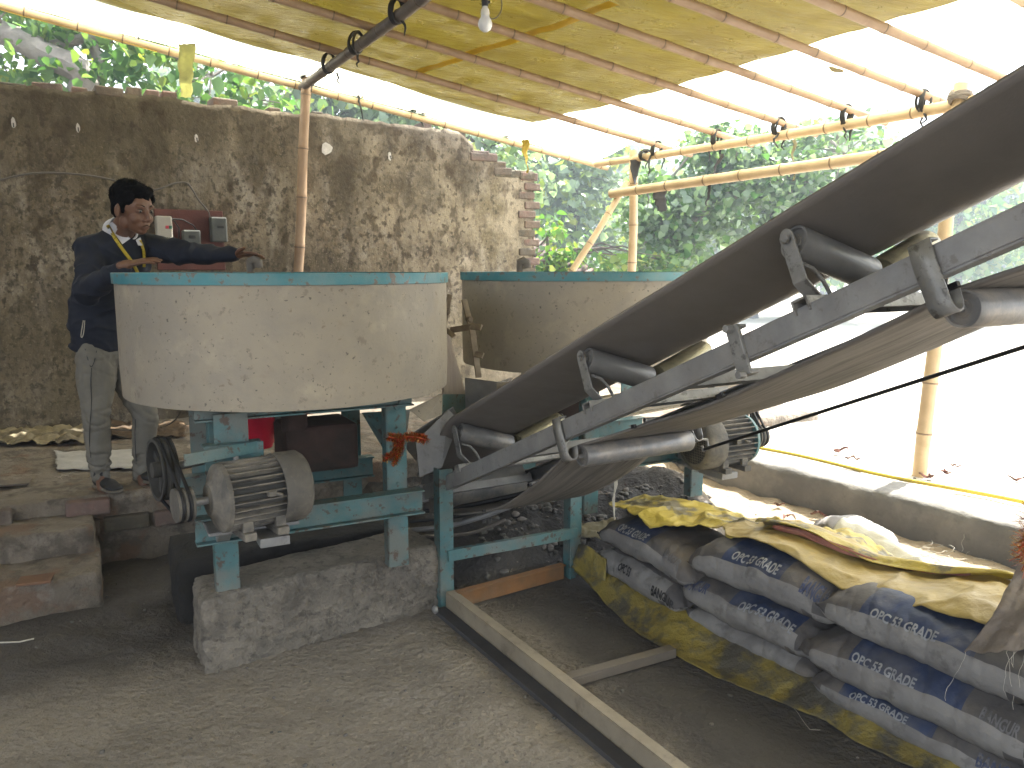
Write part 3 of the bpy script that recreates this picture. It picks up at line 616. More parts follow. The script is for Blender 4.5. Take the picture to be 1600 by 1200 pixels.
    make_motor(e, (mx_, my_, mz_), fan=fan, endm=MOTORT if fan < 0 else None, L=.395 if fan > 0 else .43, r=.132 if fan > 0 else .138)
    px_ = mx_ - fan * .262
    mb = MB(); Mx = axisM((px_, my_, mz_), (1, 0, 0)); mb.lathe([(.02, -.03), (.062, -.03), (.062, -.02), (.052, -.012), (.062, -.004), (.062, .004), (.052, .012), (.062, .02), (.062, .03), (.02, .03)], Mx, 28); mb.build('small_pulley', MOTOR, e, 0)
    big = (px_, my_ + .24, mz_ + .085) if fan > 0 else (px_, my_ + .15, mz_ + .10)
    mb = MB(); Mx = axisM(big, (1, 0, 0)); mb.lathe([(.108, -.03), (.121, -.03), (.121, -.024), (.111, -.014), (.121, -.004), (.121, .004), (.111, .014), (.121, .024), (.121, .03), (.108, .03)], Mx, 48, close=True)
    for k in range(4): mb.box((.055, 0, 0), (.115, .03, .012), Mx @ Matrix.Rotation(k * math.pi / 2 + .4, 4, 'Z'))
    mb.lathe([(.03, -.04), (.03, .04)], Mx, 16); mb.build('large_pulley', MOTORC, e, 0)
    mb = MB(); mb.tube([big, (0 - .16 * fan, big[1] + .1, big[2])], .018, 10); mb.build('drive_shaft', STEEL, e)
    for off in (-.014, .014):
        pth = []; a0 = math.atan2(big[2] - mz_, big[1] - my_)
        for k in range(17): a = a0 - math.pi / 2 + math.pi * k / 16 ; pth.append((px_ + off, big[1] + .119 * math.cos(a), big[2] + .119 * math.sin(a)))
        for k in range(13): a = a0 + math.pi / 2 + math.pi * k / 12 ; pth.append((px_ + off, my_ + .06 * math.cos(a), mz_ + .06 * math.sin(a)))
        pth.append(pth[0]); mb = MB(); mb.tube(pth, .007, 6, caps=False); mb.build('drive_belt', BLACK, e)
    if fan > 0: mb = MB(); mb.bar((px_ + .02, -.62, .94), (lx0 + .12, -.50, .94), .006, .045); mb.build('guard_strap', TEAL, e, .001)
    if fan > 0:
        T_ = Matrix.Translation((mx_, my_, 0)) @ Matrix.Rotation(R(11), 4, 'Z') @ Matrix.Translation((-mx_, -my_, 0))
        for o_ in KIDS[e.name]:
            if o_.name.split('.')[0] in ('motor', 'small_pulley', 'large_pulley', 'drive_belt', 'drive_shaft'): o_.matrix_local = T_
    # inside: star of arms and feed pipe
    mb = MB(); mb.lathe([(.10, DB + .012), (.10, DB + .30), (.05, DB + .36), (.001, DB + .36)], None, 24)
    for k in range(4): a = k * math.pi / 2 + .5; mb.bar((.08 * math.cos(a), .08 * math.sin(a), DB + .22), (.5 * math.cos(a), .5 * math.sin(a), DB + .18), .04, .04); mb.box((.5 * math.cos(a), .5 * math.sin(a), DB + .08), (.1, .03, .16))
    mb.build('mixing_arms', STEEL, e, .004)
    mb = MB()
    for k, (sx, sy) in enumerate(detail['pipe']):
        q = [(sx, sy, RIMZ - .20), (sx, sy, RIMZ + .035), (sx + .004, sy, RIMZ + .052), (sx + .02, sy - .012, RIMZ + .062), (sx + .035, sy - .02, RIMZ + .05), (sx + .038, sy - .022, RIMZ + .02)]
        mb.tube(q, [.019, .019, .026, .027, .025, .022], 14)
    mb.build('water_pipe', PIPE, e)
    return e
def loc(C, p): M = Matrix.Rotation(TH, 4, 'Z'); M.translation = C; return M.inverted() @ p
pp = loc(C1, P(391, 410, 4.22)); pq = loc(C2, P(812, 410, 4.72))
m1 = make_mixer(C1, 'pan_mixer', 'near cream drum mixer on teal legs, the one the man leans over', (-.37, .37), (-.29, -.60, .785), 1, dict(pipe=[(pp.x, pp.y)]))
m2 = make_mixer(C2, 'pan_mixer', 'far cream drum mixer with teal rim, half hidden behind the conveyor belt', (-.17, .58), (.515, -.64, .69), -1, dict(pipe=[(pq.x, pq.y)]))
# discharge chutes and gate levers
def quadplate(mb, pts, th, mi=0):
    pts = [Vector(p) for p in pts]; n = (pts[1] - pts[0]).cross(pts[2] - pts[0]).normalized() * th / 2; k = len(pts)
    vs = [p + n for p in pts] + [p - n for p in pts]
    mb.add(vs, [tuple(range(k)), tuple(range(2 * k - 1, k - 1, -1))] + [(i, (i + 1) % k, (i + 1) % k + k, i + k) for i in range(k)], mi)
def LP(C, px, py, Y): return loc(C, P(px, py, Y))
mb = MB(); quadplate(mb, [LP(C1, 640, 640, 3.62), LP(C1, 691, 615, 3.75), LP(C1, 690, 648, 3.75), LP(C1, 662, 658, 3.62)], .006); mb.build('chute_plate', CREAM, m1)
mb = MB(); quadplate(mb, [LP(C1, 686, 616, 3.95), LP(C1, 727, 616, 4.1), LP(C1, 727, 668, 4.1), LP(C1, 686, 668, 3.95)], .008)
quadplate(mb, [LP(C1, 566, 645, 3.75), LP(C1, 612, 645, 3.66), LP(C1, 612, 702, 3.72), LP(C1, 600, 702, 3.8)], .006)
quadplate(mb, [LP(C1, 566, 645, 3.75), LP(C1, 600, 702, 3.8), LP(C1, 630, 715, 4.1), LP(C1, 640, 640, 4.3)], .006); mb.build('discharge_hopper', TEAL, m1)
mb = MB(); quadplate(mb, [LP(C1, 650, 690, 3.72), LP(C1, 700, 640, 3.80), LP(C1, 718, 655, 3.85), LP(C1, 690, 730, 3.75), LP(C1, 655, 745, 3.72)], .006)
quadplate(mb, [LP(C1, 625, 690, 3.78), LP(C1, 708, 636, 3.82), LP(C1, 716, 650, 4.05), LP(C1, 650, 720, 4.1)], .006); mb.build('feed_skirt', STEEL, m1)
mb = MB(); quadplate(mb, [LP(C1, 690, 510, 4.05), LP(C1, 697, 510, 4.1), LP(C1, 727, 617, 4.15), LP(C1, 692, 617, 4.05)], .01); mb.build('splash_board', WOODP, m1)
def lever(parent, C, pts, name='gate_lever', w=.028):
    mb = MB()
    for a, b in pts: mb.bar(LP(C, *a), LP(C, *b), w, .01, up=(0, -1, .2))
    a, b = pts[0]; c = (Vector(LP(C, *a)) + Vector(LP(C, *b))) / 2; mb.lathe([(.014, -.02), (.014, .02)], axisM(c, (0, 1, 0)), 8)
    mb.build(name, mat('lever_paint', (.24, .20, .145), (.12, .09, .06), 12, rough=.7), parent, .002)
lever(m1, C1, [((703, 460, 4.0), (693, 515, 3.95)), ((693, 512, 3.95), (710, 526, 3.9))], w=.024)
lever(m2, C2, [((725, 468, 3.98), (741, 530, 3.9)), ((737, 510, 3.9), (748, 590, 3.84)), ((704, 516, 3.95), (742, 510, 3.9)), ((735, 510, 3.9), (752, 512, 3.86)), ((742, 553, 3.86), (755, 556, 3.84))], w=.03)
mb = MB(); quadplate(mb, [LP(C2, 727, 590, 4.0), LP(C2, 780, 597, 3.9), LP(C2, 772, 640, 3.9), LP(C2, 728, 655, 4.0)], .006); quadplate(mb, [LP(C2, 780, 597, 3.9), LP(C2, 800, 590, 4.3), LP(C2, 790, 640, 4.3), LP(C2, 772, 640, 3.9)], .006); mb.build('discharge_hopper', STEEL, m2)
mb = MB(); quadplate(mb, [LP(C2, 776, 598, 3.88), LP(C2, 806, 596, 3.86), LP(C2, 800, 625, 3.86), LP(C2, 778, 632, 3.88)], .008); mb.build('chute_plate', CREAM, m2)
mb = MB(); ibeam(mb, LP(C2, 930, 640, 3.95), LP(C2, 1190, 596, 4.45), .05, .11); mb.build('side_rail', CREAM, m2)
# tinsel garland tied on the front leg
def tinsel(name, paths, r, n, m1_, m2_, lab, cat, L=.018, parent=None):
    mb = MB(); rs2 = random.Random(5)
    for pth in paths:
        pts = smooth_path([Vector(p) for p in pth], 6); mb.tube(pts, r * .28, 8, mi=0)
        for i in range(n):
            k = rs2.random() * (len(pts) - 1); i0 = int(k); p = pts[i0].lerp(pts[min(i0 + 1, len(pts) - 1)], k - i0)
            d = Vector((rs2.gauss(0, 1), rs2.gauss(0, 1), rs2.gauss(0, 1))).normalized(); s = d.cross(Vector((rs2.random(), rs2.random(), 1))).normalized() * .0012
            a = p + d * r * .4; b = p + d * (r * .4 + L * rs2.uniform(.5, 1))
            mb.add([a - s, a + s, b + s, b - s], [(0, 1, 2, 3)], 1 if rs2.random() < .45 else 0)
    return tag(mb.build(name, [m1_, m2_], parent), lab, cat)
q = [(607, 682), (622, 685), (640, 682), (655, 684), (666, 688)]
tinsel('tinsel_garland', [[P(*a, 3.36) for a in q], [P(*a, 3.35) for a in [(622, 686), (620, 700), (612, 712), (602, 716)]], [P(*a, 3.35) for a in [(626, 688), (624, 705), (616, 722)]]], .022, 1100, REDT, GOLD, 'red and gold tinsel garland tied round the teal mixer leg', 'garland')
# ------------------------------------------------------------------ conveyor
CA = Vector((.597, -1, .510)).normalized()             # up the slope, towards the camera side
CW = Vector((.8586, .5126, 0)).normalized()            # across
CM_ = CA.cross(CW).normalized(); CM_ = CM_ if CM_.z > 0 else -CM_
CO = P(714, 749, 3.65)
CMx = Matrix((CW, -CA, CM_)).transposed().to_4x4(); CMx.translation = CO
conv = empty('belt_conveyor', 'long dark inclined belt conveyor rising to the right across the photo', 'conveyor', mtx=CMx)
CI = CMx.inverted(); WID = .60; S0, S1 = -.62, 4.6
for x, sd in ((0, -1), (WID, 1)):
    mb = MB(); ibeam(mb, (x, S0, 0), (x, S1, 0), .04, .064, .006, (0, 0, 1), sd * .0195)
    mb.build('side_channel', STEEL, conv, .0012)
for s in (-.3, .62, 1.62, 2.9): mb = MB(); mb.box((WID / 2, s, -.01), (WID - .05, .04, .04)); mb.build('cross_tie', STEEL, conv, .001)
AL = R(19); RL = .272; ZR = .178
def prof_z(x):   # belt underside height across the width
    c = WID / 2; d = abs(x - c); z0 = .167
    return z0 + math.sqrt(d * d + .03 ** 2) * math.tan(AL) * 1.0
def beltfn(u, v):
    s = -.42 + (S1 + .42) * v; x = .5 * (-.012 + (WID + .012)) + (u - .5) * (WID + .03)
    k = sst(-.42, .12, s); z = prof_z(x) * k + .11 * (1 - k)
    # sag between idlers
    z -= .002 * math.sin(math.pi * ((s - .08) % 1.06) / 1.06) ** 2
    return (x, s, z + .0015 * nz((x, s, 0), 1.2))
grid('carrying_belt', 24, 150, beltfn, [BELT], conv, thick=.010)
def sagz(s):
    if s < .97: t = max(0, (s + .42) / 1.39); return -.105 + .05 * t - .10 * math.sin(math.pi * t) ** 1.2
    t = ((s - .97) % 1.49) / 1.49; return -.055 - .035 * math.sin(math.pi * t)
grid('return_belt', 16, 160, lambda u, v: ((u - .5) * (WID - .09) + WID / 2, -.42 + (S1 + .42) * v, sagz(-.42 + (S1 + .42) * v) + .006 * nz((u * 2, v * 12, 0), 1.3) - .012 * abs(u - .5) ** 2), [BELTR], conv, thick=.009)
for k in range(13):
    mb = MB(); s = -.2 + k * .38 + rnd.uniform(-.05, .05); mb.box((.035 if k % 3 else WID - .045, s, sagz(s) + .004), (.012, rnd.uniform(.01, .03), .012))
    mb.build('belt_fastener', BLACK, conv)
mb = MB(); mb.lathe([(.02, -.36), (.02, -.27), (.098, -.27), (.104, 0), (.098, .27), (.02, .27), (.02, .36)], axisM((WID / 2, -.42, 0), (1, 0, 0)), 36); mb.build('tail_pulley', ROLLER, conv)
for x in (-.02, WID + .02): mb = MB(); mb.box((x, -.42, 0), (.04, .12, .09)); mb.build('bearing_block', STEEL, conv, .004)
def roller(name, p0, p1, r, m, parent):
    p0, p1 = Vector(p0), Vector(p1); L = (p1 - p0).length; mb = MB()
    mb.lathe([(.009, -.02), (.009, .001), (r * .42, .002), (r * .46, .006), (r * .80, .008), (r * .84, .0), (r * .97, 0), (r, .004), (r * 1.0, L * .5), (r, L - .004), (r * .97, L), (r * .84, L), (r * .80, L - .008), (r * .4, L - .004), (.009, L), (.009, L + .02)], axisM(p0, p1 - p0), 40)
    return mb.build(name, m, parent, 0, 30)
def idler(s, mats_):
    e = bpy.data.objects.new('idler_frame', None)
    mb = MB()
    mb.bar((-.03, s, .052), (WID + .03, s, .052), .05, .006, (0, 0, 1)); mb.bar((-.03, s - .022, .035), (WID + .03, s - .022, .035), .006, .035)
    mb.bar((-.03, s + .022, .035), (WID + .03, s + .022, .035), .006, .035)
    fr_ = mb.build('idler_base', LSTEEL, conv, .001)
    z1 = ZR + .038
    for x, sg in ((-.002, 1), (WID + .002, -1)):
        mb = MB(); mb.bar((x + sg * .035, s, .055), (x, s, .10), .042, .006, (1, 0, 0)); mb.bar((x, s, .099), (x, s, z1 + .005), .042, .006, (1, 0, 0))
        mb.lathe([(.021, -.003), (.021, .003)], axisM((x, s, z1 + .005), (1, 0, 0)), 20); mb.lathe([(.011, -.012), (.011, .003)] if sg > 0 else [(.011, -.003), (.011, .012)], axisM((x, s, z1), (1, 0, 0)), 6)
        mb.build('idler_bracket', LSTEEL, conv, .001)
    mb = MB()
    for x in (WID / 2 - .02, WID / 2 + .02): mb = MB(); mb.bar((x, s, .055), (x, s, .13), .03, .006, (1, 0, 0)); mb.build('idler_bracket', LSTEEL, conv, .001)
    mb = MB(); mb.tube([(.10, s, .055), (.085, s, .10), (.06, s, .135), (.02, s, .15)], .006, 6); mb.build('idler_bracket', LSTEEL, conv, .001)
    r = .045; dx = RL * math.cos(AL); dz = RL * math.sin(AL)
    roller('idler_roller', (.018, s, ZR + .030), (.018 + dx, s, ZR + .030 - dz), r, mats_[0], conv)
    roller('idler_roller', (WID - .018, s, ZR + .030), (WID - .018 - dx, s, ZR + .030 - dz), r, mats_[1], conv)
idler(.08, (ROLLER, ROLLERY)); idler(1.17, (ROLLERD, ROLLERY)); idler(2.13, (ROLLERD, ROLLERY)); idler(3.3, (ROLLERD, ROLLER))
for s in (.97, 2.46):
    roller('return_roller', (.045, s, -.102), (WID - .03, s, -.102), .042, ROLLER, conv)
    for x, sg in ((-.03, 1), (WID + .03, -1)):
        mb = MB(); n = 10; pth = [(x, .048), (x - sg * .004, .0), (x, -.07)] + [(x + sg * (.022 - .022 * math.cos(a)), -.085 - .028 * math.sin(a)) for a in [math.pi * k / n for k in range(n + 1)]] + [(x + sg * .046, -.065)]
        pth = [(x + sg * .03, .048)] + pth
        vs = []; th = .005
        for i, (a, b) in enumerate(pth):
            for yy in (-.026, .026): vs.append((a, s + yy, b))
        fs = [(2 * i, 2 * i + 2, 2 * i + 3, 2 * i + 1) for i in range(len(pth) - 1)]
        mb.add(vs, fs, 0, True); o = mb.build('roller_hanger', LSTEEL, conv); md = o.modifiers.new('solid', 'SOLIDIFY'); md.thickness = th; md.offset = 0
for x, sg in ((0, -1),):
    s = 1.90; mb = MB(); mb.box((x - .028, s, -.003), (.012, .045, .14)); mb.box((x - .015, s, .061), (.035, .045, .01)); mb.box((x - .012, s, -.067), (.035, .045, .01))
    for dz in (.06, -.07): mb.lathe([(.012, -.012), (.012, .012)], axisM((x - .045, s, dz), (1, 0, 0)), 6)
    mb.build('channel_clamp', LSTEEL, conv, .002)
h_ = CI @ P(1068, 690, 3.2); mb = MB()
hx = WID + .04
mb.tube([(hx - .02, .97, -.10), (hx + .03, .97, -.11), (hx + .035, .96, -.145), (hx + .015, .95, -.15), (hx + .005, .96, -.13)], .006, 8); mb.build('cord_hook', LSTEEL, conv)
mb = MB(); mb.tube([(hx + .015, .95, -.145), (hx + .005, 2.3, -.15), (hx, S1, -.12)], .0065, 8); mb.build('pull_cord', CABLEK, conv)
for o_ in KIDS[conv.name]:          # the local y axis of the conveyor points down the slope
    if o_.type == 'MESH':
        for v in o_.data.vertices: v.co.y *= -1
        o_.data.flip_normals()
# ------------------------------------------------------------------ steel stand under the conveyor tail
ST = empty('steel_stand', 'teal angle iron stand carrying the conveyor foot, its long rail on the floor', 'stand')
XD = Vector((.884, .468, 0)); b0, b1 = G(712, 945, .09), G(1035, 1200, .09); RD = (b1 - b0).normalized(); RX = Vector((-RD.y, RD.x, 0))
if RX.x < 0: RX = -RX
p1 = Vector((POST1.x + .0, POST1.y, 0))
def anglepost(c, ztop, m=TEAL, z0=0.0):
    mb = MB(); Mx = Matrix((RX, -RD, Vector((0, 0, 1)))).transposed().to_4x4(); Mx.translation = c
    mb.box((0, 0, (ztop + z0) / 2), (.065, .007, ztop - z0), Mx); mb.box((-.036, .029, (ztop + z0) / 2), (.007, .065, ztop - z0), Mx); return mb
def anyz(px, py, c): return P(px, py, c.y).z
PA = G(700, 948, 0) ; PAz = anyz(700, 733, PA)
anglepost(PA + Vector((0, 0, 0)), PAz).build('post', TEAL, ST, .0015)
PB = PA + XD * .735; PBz = anyz(888, 752, PB)
anglepost(PB, PBz).build('post', TEAL, ST, .0015)
mb = MB(); za = anyz(715, 868, PA); mb.bar(PA + Vector((0, 0, za)), PB + Vector((0, 0, za)), .03, .055); mb.build('cross_bar', TEAL, ST, .0015)
mb = MB(); Lr = 3.0
a = PA + Vector((.015, -.03, 0)); mb.bar(a + Vector((0, 0, .092)), a + RD * Lr + Vector((0, 0, .092)), .046, .006)
mb.bar(a - RX * .022 + Vector((0, 0, .047)), a - RX * .022 + RD * Lr + Vector((0, 0, .047)), .006, .084); mb.bar(a + Vector((0, 0, .004)), a + RD * Lr + Vector((0, 0, .004)), .062, .006)
o = mb.build('floor_rail', mat('worn_rail', (.34, .29, .215), (.24, .205, .155), 5, rough=.6, bump=.2, layers=[((.11, .085, .06), 10, .58, .70, .6), ((.06, .06, .065), 3, .6, .7, .4)]), ST, .0012)
mb = MB(); mb.bar(a - RX * .06 + Vector((0, 0, .012)), a - RX * .06 + RD * Lr + Vector((0, 0, .012)), .06, .022); mb.build('floor_strip', mat('dark_strip', (.07, .068, .07), (.05, .048, .05), 5, rough=.8), ST, .002)  # low dark strip along the left side of the rail
q0, q1 = G(865, 1064, .045), G(1045, 1014, .045); mb = MB(); mb.bar(q0, q1 + (q1 - q0).normalized() * .02, .045, .012); mb.bar(q0 + RD * .02 - Vector((0, 0, .018)), q1 + (q1 - q0).normalized() * .02 + RD * .02 - Vector((0, 0, .018)), .008, .03); mb.build('floor_tie', mat('worn_rail_grey', (.17, .145, .115), (.12, .105, .09), 6, rough=.7), ST, .001)
q0, q1 = G(714, 938, .055), G(880, 893, .055); mb = MB(); mb.bar(q0, q1, .012, .075); mb.bar(q0 + Vector((0, 0, .04)), q1 + Vector((0, 0, .04)), .045, .006); mb.build('floor_tie', mat('rusty_angle', (.25, .12, .045), (.17, .10, .05), 8, rough=.85, bump=.3, layers=[((.23, .19, .14), 5, .5, .7, .7)]), ST, .001)
mb = MB(); c = PA + RD * .06 - RX * .07 + Vector((0, 0, .03)); mb.lathe([(.02, 0), (.02, .012), (.012, .02), (.001, .022)], axisM(c - RX * .02, (RX * -1)), 12); mb.build('bolt', STEEL, ST)
m2_ = loc(C2, P(905, 755, 3.85))
# wire wound round the far mixer beam
mb = MB(); cc = P(958, 752, 3.86)
for k in range(3):
    mb.tube([cc + Vector((.004 * k, -.05, .075 - .01 * k)), cc + Vector((.006 * k, -.06, 0)), cc + Vector((-.004 * k, -.05, -.08)), cc + Vector((.005, -.04, -.14 - .02 * k))], .003, 6)
tag(mb.build('tie_wire', THREAD), 'pale wire wound round the teal beam beside the tarp', 'wire')
# hoses and bars lying on the dark floor under the conveyor foot
for i, (pts_, r, m, lab) in enumerate([([(640, 800), (700, 795), (770, 782), (840, 765)], .012, CABLEK, 'black pipe in the shadow below the conveyor foot, upper one'), ([(620, 830), (700, 822), (760, 805), (800, 790)], .014, STEEL, 'dark bent bar in the shadow below the conveyor foot'),
    ([(640, 815), (720, 806), (800, 784)], .010, CABLEK, 'thin black pipe just under the upper one below the conveyor foot'), ([(660, 838), (735, 833), (790, 812)], .009, BAMBD, 'pale brown curved hoop lowest below the conveyor foot')]):
    mb = MB(); mb.tube(smooth_path([P(px, py, 4.0 + .03 * i) for px, py in pts_]), r, 8); tag(mb.build('loose_bar', m), lab, 'bar', 'bars under the conveyor foot')
# ------------------------------------------------------------------ cement bags
BD = Vector((.588, -.809, 0)); BC = Vector((.809, .588, 0))
BAGO = Vector((.41, 3.92, 0))
def BP(s, t, z): return BAGO + BD * s + BC * t + Vector((0, 0, z))
font = None
def text_mesh(body, bold=.03):
    c = bpy.data.curves.new('t', 'FONT'); c.body = body; c.size = 1; c.offset = bold; c.resolution_u = 3; c.align_x = 'LEFT'
    o = bpy.data.objects.new('t', c); S.collection.objects.link(o); bpy.context.view_layer.update()
    dg = bpy.context.evaluated_depsgraph_get(); me = bpy.data.meshes.new_from_object(o.evaluated_get(dg))
    bm = bmesh.new(); bm.from_mesh(me); bmesh.ops.triangulate(bm, faces=bm.faces)
    bmesh.ops.subdivide_edges(bm, edges=[e for e in bm.edges if e.calc_length() > .25], cuts=1)
    vs = [v.co.copy() for v in bm.verts]; bm.verts.index_update(); fs = [[v.index for v in f.verts] for f in bm.faces]; bm.free()
    bpy.data.objects.remove(o); w = max(v.x for v in vs); mn = min(v.x for v in vs)
    return [((v.x - mn) / (w - mn), v.y / .72) for v in vs], fs
TXT = {t: text_mesh(t) for t in ('OPC 53 GRADE', 'BANGUR', 'OPC 53')}
def bag(s, t, z, L, Wd, T, rz, bend, sag, seed, marks, lab, tilt=0.0, zones_=(.30, .62), white=.35, roll=0.0):
    """s,t,z: middle of the bag on the pile; marks: (text, u0, u1, phi0, height, ink)"""
    NU, NV = 130, 64
    Mx = Matrix((BD, BC, Vector((0, 0, 1)))).transposed().to_4x4(); Mx.translation = BP(s, t, z)
    Mx = Mx @ Matrix.Rotation(rz, 4, 'Z') @ Matrix.Rotation(tilt, 4, 'Y') @ Matrix.Rotation(roll, 4, 'X')
    def f(u, v, off=0.0):            # u 0..1 along, v 0..1 around: 0 = front seam, .25 = top
        x = (u - .5) * 2; phi = v * 2 * math.pi
        k = max(0.0, 1 - abs(x) ** 4.2); th = T / 2 * (k ** .55 if k > 0 else 0) + .004
        w = Wd / 2 * (1 - .10 * math.exp(-((1 - abs(x)) / .10) ** 2)) * (.94 + .06 * k)
        cy, sy = math.cos(phi), math.sin(phi)
        e1_, e2_ = .72, .80
        y = -w * (abs(cy) ** e1_) * (1 if cy >= 0 else -1); zz = th * (abs(sy) ** e2_) * (1 if sy >= 0 else -1)
        xx = x * L / 2 * (1 - .03 * abs(y / w) * 0)
        # end pleats, creases and lumps
        pl = math.exp(-((1 - abs(x)) / .16) ** 2)
        zz += pl * .007 * math.sin(y * 85 + seed * 3) + .010 * fr((xx * 1.0, y, seed), 5.5, seed, 3) * (.35 + k) + .006 * nz((xx, y, seed), 14, seed)
        y += .008 * nz((xx, seed, zz), 7, seed)
        cr = max(0, 1 - 5 * abs(nz((xx * 1.6 + y * .5, y * .5, seed * 3.1), 6, seed))) ** 1.5 + .8 * max(0, 1 - 5 * abs(nz((xx * .8, y * 2.2 + xx, seed), 7, seed + 4))) ** 1.5
        zz -= (.004 + .006 * pl) * cr * (1 if sy > 0 else -.5); y += .003 * cr * cy
        zz += bend * x * x * .8 + sag * x + (.0 if y > 0 else 0)
        p = Vector((xx, y, zz)) 
        if off:
            p += Vector((0, cy * -1, sy)).normalized() * off
        return Mx @ p
    za_, zb_ = zones_
    def mi(u, v):
        vv = v if v < .5 else v - 1           # -.5..5 ; 0 front seam
        if u < .07 or u > .965: return 1 if vv > -.02 else 0
        if vv < white * .25 - .02 and not (u > .86 and vv > -.01): 
            return 1 if (.80 < u < .86 and vv < -.03) or (.08 < u < .17 and vv < -.04) else 0
        if za_ < u < zb_ and vv < .30: return 2
        return 1
    o = grid('cement_bag', NU, NV, f, [BAGW, BAGG, BAGB], None, True, 0, mi if marks is not None else None)
    # seams: stitched end hems
    for ti, (tx, u0, u1, v0, hh, ink) in enumerate(marks or []):
        tv, tf = TXT[tx]; mb = MB(); vs = []
        for a, b in tv:
            vs.append(f(u0 + (u1 - u0) * a, v0 - .01 + hh * 1.3 * b, .0035))
        mb.add(vs, tf, 0, True); mb.build('printed_text', ink, o)
    return tag(o, lab, 'cement bag', 'cement bags stacked on the floor')
TH_ = .172
L_ = .68; W_ = .44
bag(0.300, 0.210, 0.145, L_, W_, TH_, -.10, -.02, -.01, 1.3, [('OPC 53', .36, .50, .03, .045, INKK), ('BANGUR', .74, .95, -.005, .055, INKK)], 'lower cement bag of the leftmost pair, white side reading OPC 53', zones_=(2, 3), white=.62)
bag(0.340, 0.230, 0.300, L_ + .04, W_ + .02, TH_, -.08, -.045, -.015, 2.1, [('OPC 53 GRADE', .24, .53, .088, .045, INKW), ('BANGUR', .72, .86, .07, .045, INKF)], 'upper cement bag of the leftmost pair, under the yellow tarp', zones_=(.22, .56), white=.30)
bag(0.960, 0.200, 0.085, L_ + .02, W_, .115, -.02, .0, -.01, 3.7, [], 'lowest white sided bag of the middle stack, half on the tarp', zones_=(2, 3), white=.9)
bag(0.960, 0.190, 0.205, L_ + .05, W_ + .02, TH_, -.03, -.012, -.01, 4.4, [('BANGUR', .05, .235, .062, .055, INKB), ('OPC 53 GRADE', .47, .83, .066, .05, INKW)], 'middle bag of the middle stack, large blue panel and BANGUR at its left end', zones_=(.40, .84), white=.38)
bag(0.980, 0.220, 0.375, L_ + .06, W_ + .03, TH_ + .02, .03, -.055, -.01, 5.2, [('OPC 53 GRADE', .33, .63, .095, .045, INKW), ('BANGUR', .78, .93, .06, .075, INKB)], 'top bag of the middle stack with dust worn end below the tarp edge', zones_=(.28, .66), white=.36)
bag(1.730, 0.140, .070, L_ + .20, W_, .145, .00, -.0, -.02, 6.8, [('OPC 53 GRADE', .20, .44, .058, .036, INKW), ('BANGUR', .70, .86, .03, .055, INKB)], 'bottom bag of the right stack, BANGUR at its right end', zones_=(.15, .54), white=.27)
bag(1.710, 0.140, 0.215, L_ + .25, W_ + .04, TH_ + .03, -.02, -.035, -.01, 7.5, [('OPC 53 GRADE', .25, .50, .058, .036, INKW), ('BANGUR', .72, .84, .06, .045, INKF)], 'middle bag of the right stack, its blue print faded', zones_=(.24, .66), white=.28)
bag(1.710, 0.180, 0.375, L_ + .20, W_ + .02, TH_ + .01, -.04, -.03, -.01, 8.1, [('OPC 53 GRADE', .27, .54, .064, .040, INKW)], 'top bag of the right stack, blue panel just below the tarp', zones_=(.22, .68), white=.32)
bag(2.400, 0.100, 0.200, .6, .42, .15, .15, -.03, -.01, 9.4, [], 'dust grey bag at the lower right corner of the photo', zones_=(2, 3), white=.2)
bag(2.370, 0.140, 0.360, .6, .42, .15, .1, -.03, -.01, 10.4, [], 'dark bag beneath the brown jute cloth', zones_=(2, 3), white=.2)
bag(2.22, .30, .50, .66, .42, .16, .05, -.03, -.01, 11.4, [], 'grey bag lying on the right stack under the top of the jute cloth', zones_=(2, 3), white=.2)
# white sack lying behind the pile
o = bag(.60, 1.40, .19, .42, .30, .13, -.35, -.03, 0, 14.4, None, 'plain pale sack lying behind the yellow tarp near the kerb'); o['category'] = 'sack'; o.name = 'pale_sack'; del o['group']
# tarps
def topz_(s):
    s += .12
    pts = [(-.3, .33), (0, .36), (.35, .405), (.72, .41), (.85, .45), (1.1, .475), (1.45, .42), (1.6, .43), (1.9, .475), (2.2, .465), (2.6, .43)]
    for a, b in zip(pts, pts[1:]):
        if s <= b[0]: return a[1] + (b[1] - a[1]) * sst(0, 1, (s - a[0]) / (b[0] - a[0]))
    return pts[-1][1]
def edge(pts, s):
    for a, b in zip(pts, pts[1:]):
        if s <= b[0]: return a[1] + (b[1] - a[1]) * (s - a[0]) / (b[0] - a[0])
    return pts[-1][1]
def fold(p, k=1.0): return k * (.022 * max(0, 1 - 3 * abs(nz(p, 4.3, 21))) ** 2 + .012 * max(0, 1 - 3 * abs(nz(p, 9.3, 5))) ** 2 + .012 * fr(p, 6, 2, 3) + .022 * abs(nz(p, 3.2, 8)) + .008 * abs(nz(p, 13, 3)))
FE = [(-.1, .30), (.05, .22), (.25, .16), (.45, .10), (.62, .17), (.75, .26), (.86, .15), (1.05, .13), (1.3, .13), (1.5, .10), (1.8, .10), (2.1, .10), (2.4, .12)]
BE = [(-.1, .50), (.1, .62), (.5, .64), (.8, .58), (1.1, .50), (1.6, .52), (2.5, .55)]
def tarpA(s0, s1, lift, fe, be, k=1.0, drop=.25):
    def f(u, v):
        s = s0 + (s1 - s0) * u; t0 = edge(fe, s + .11) - .04 + .012 * nz((s, 0, 0), 9); t1 = edge(be, s + .11); t = t0 + (t1 - t0) * v
        z = topz_(s) + .015 + lift
        z -= .07 * max(0, (.16 - t) / .16) ** 1.6
        z -= drop * sst(.40, .75, t)
        return BP(s, t, z + fold((s, t, lift), k))
    return f
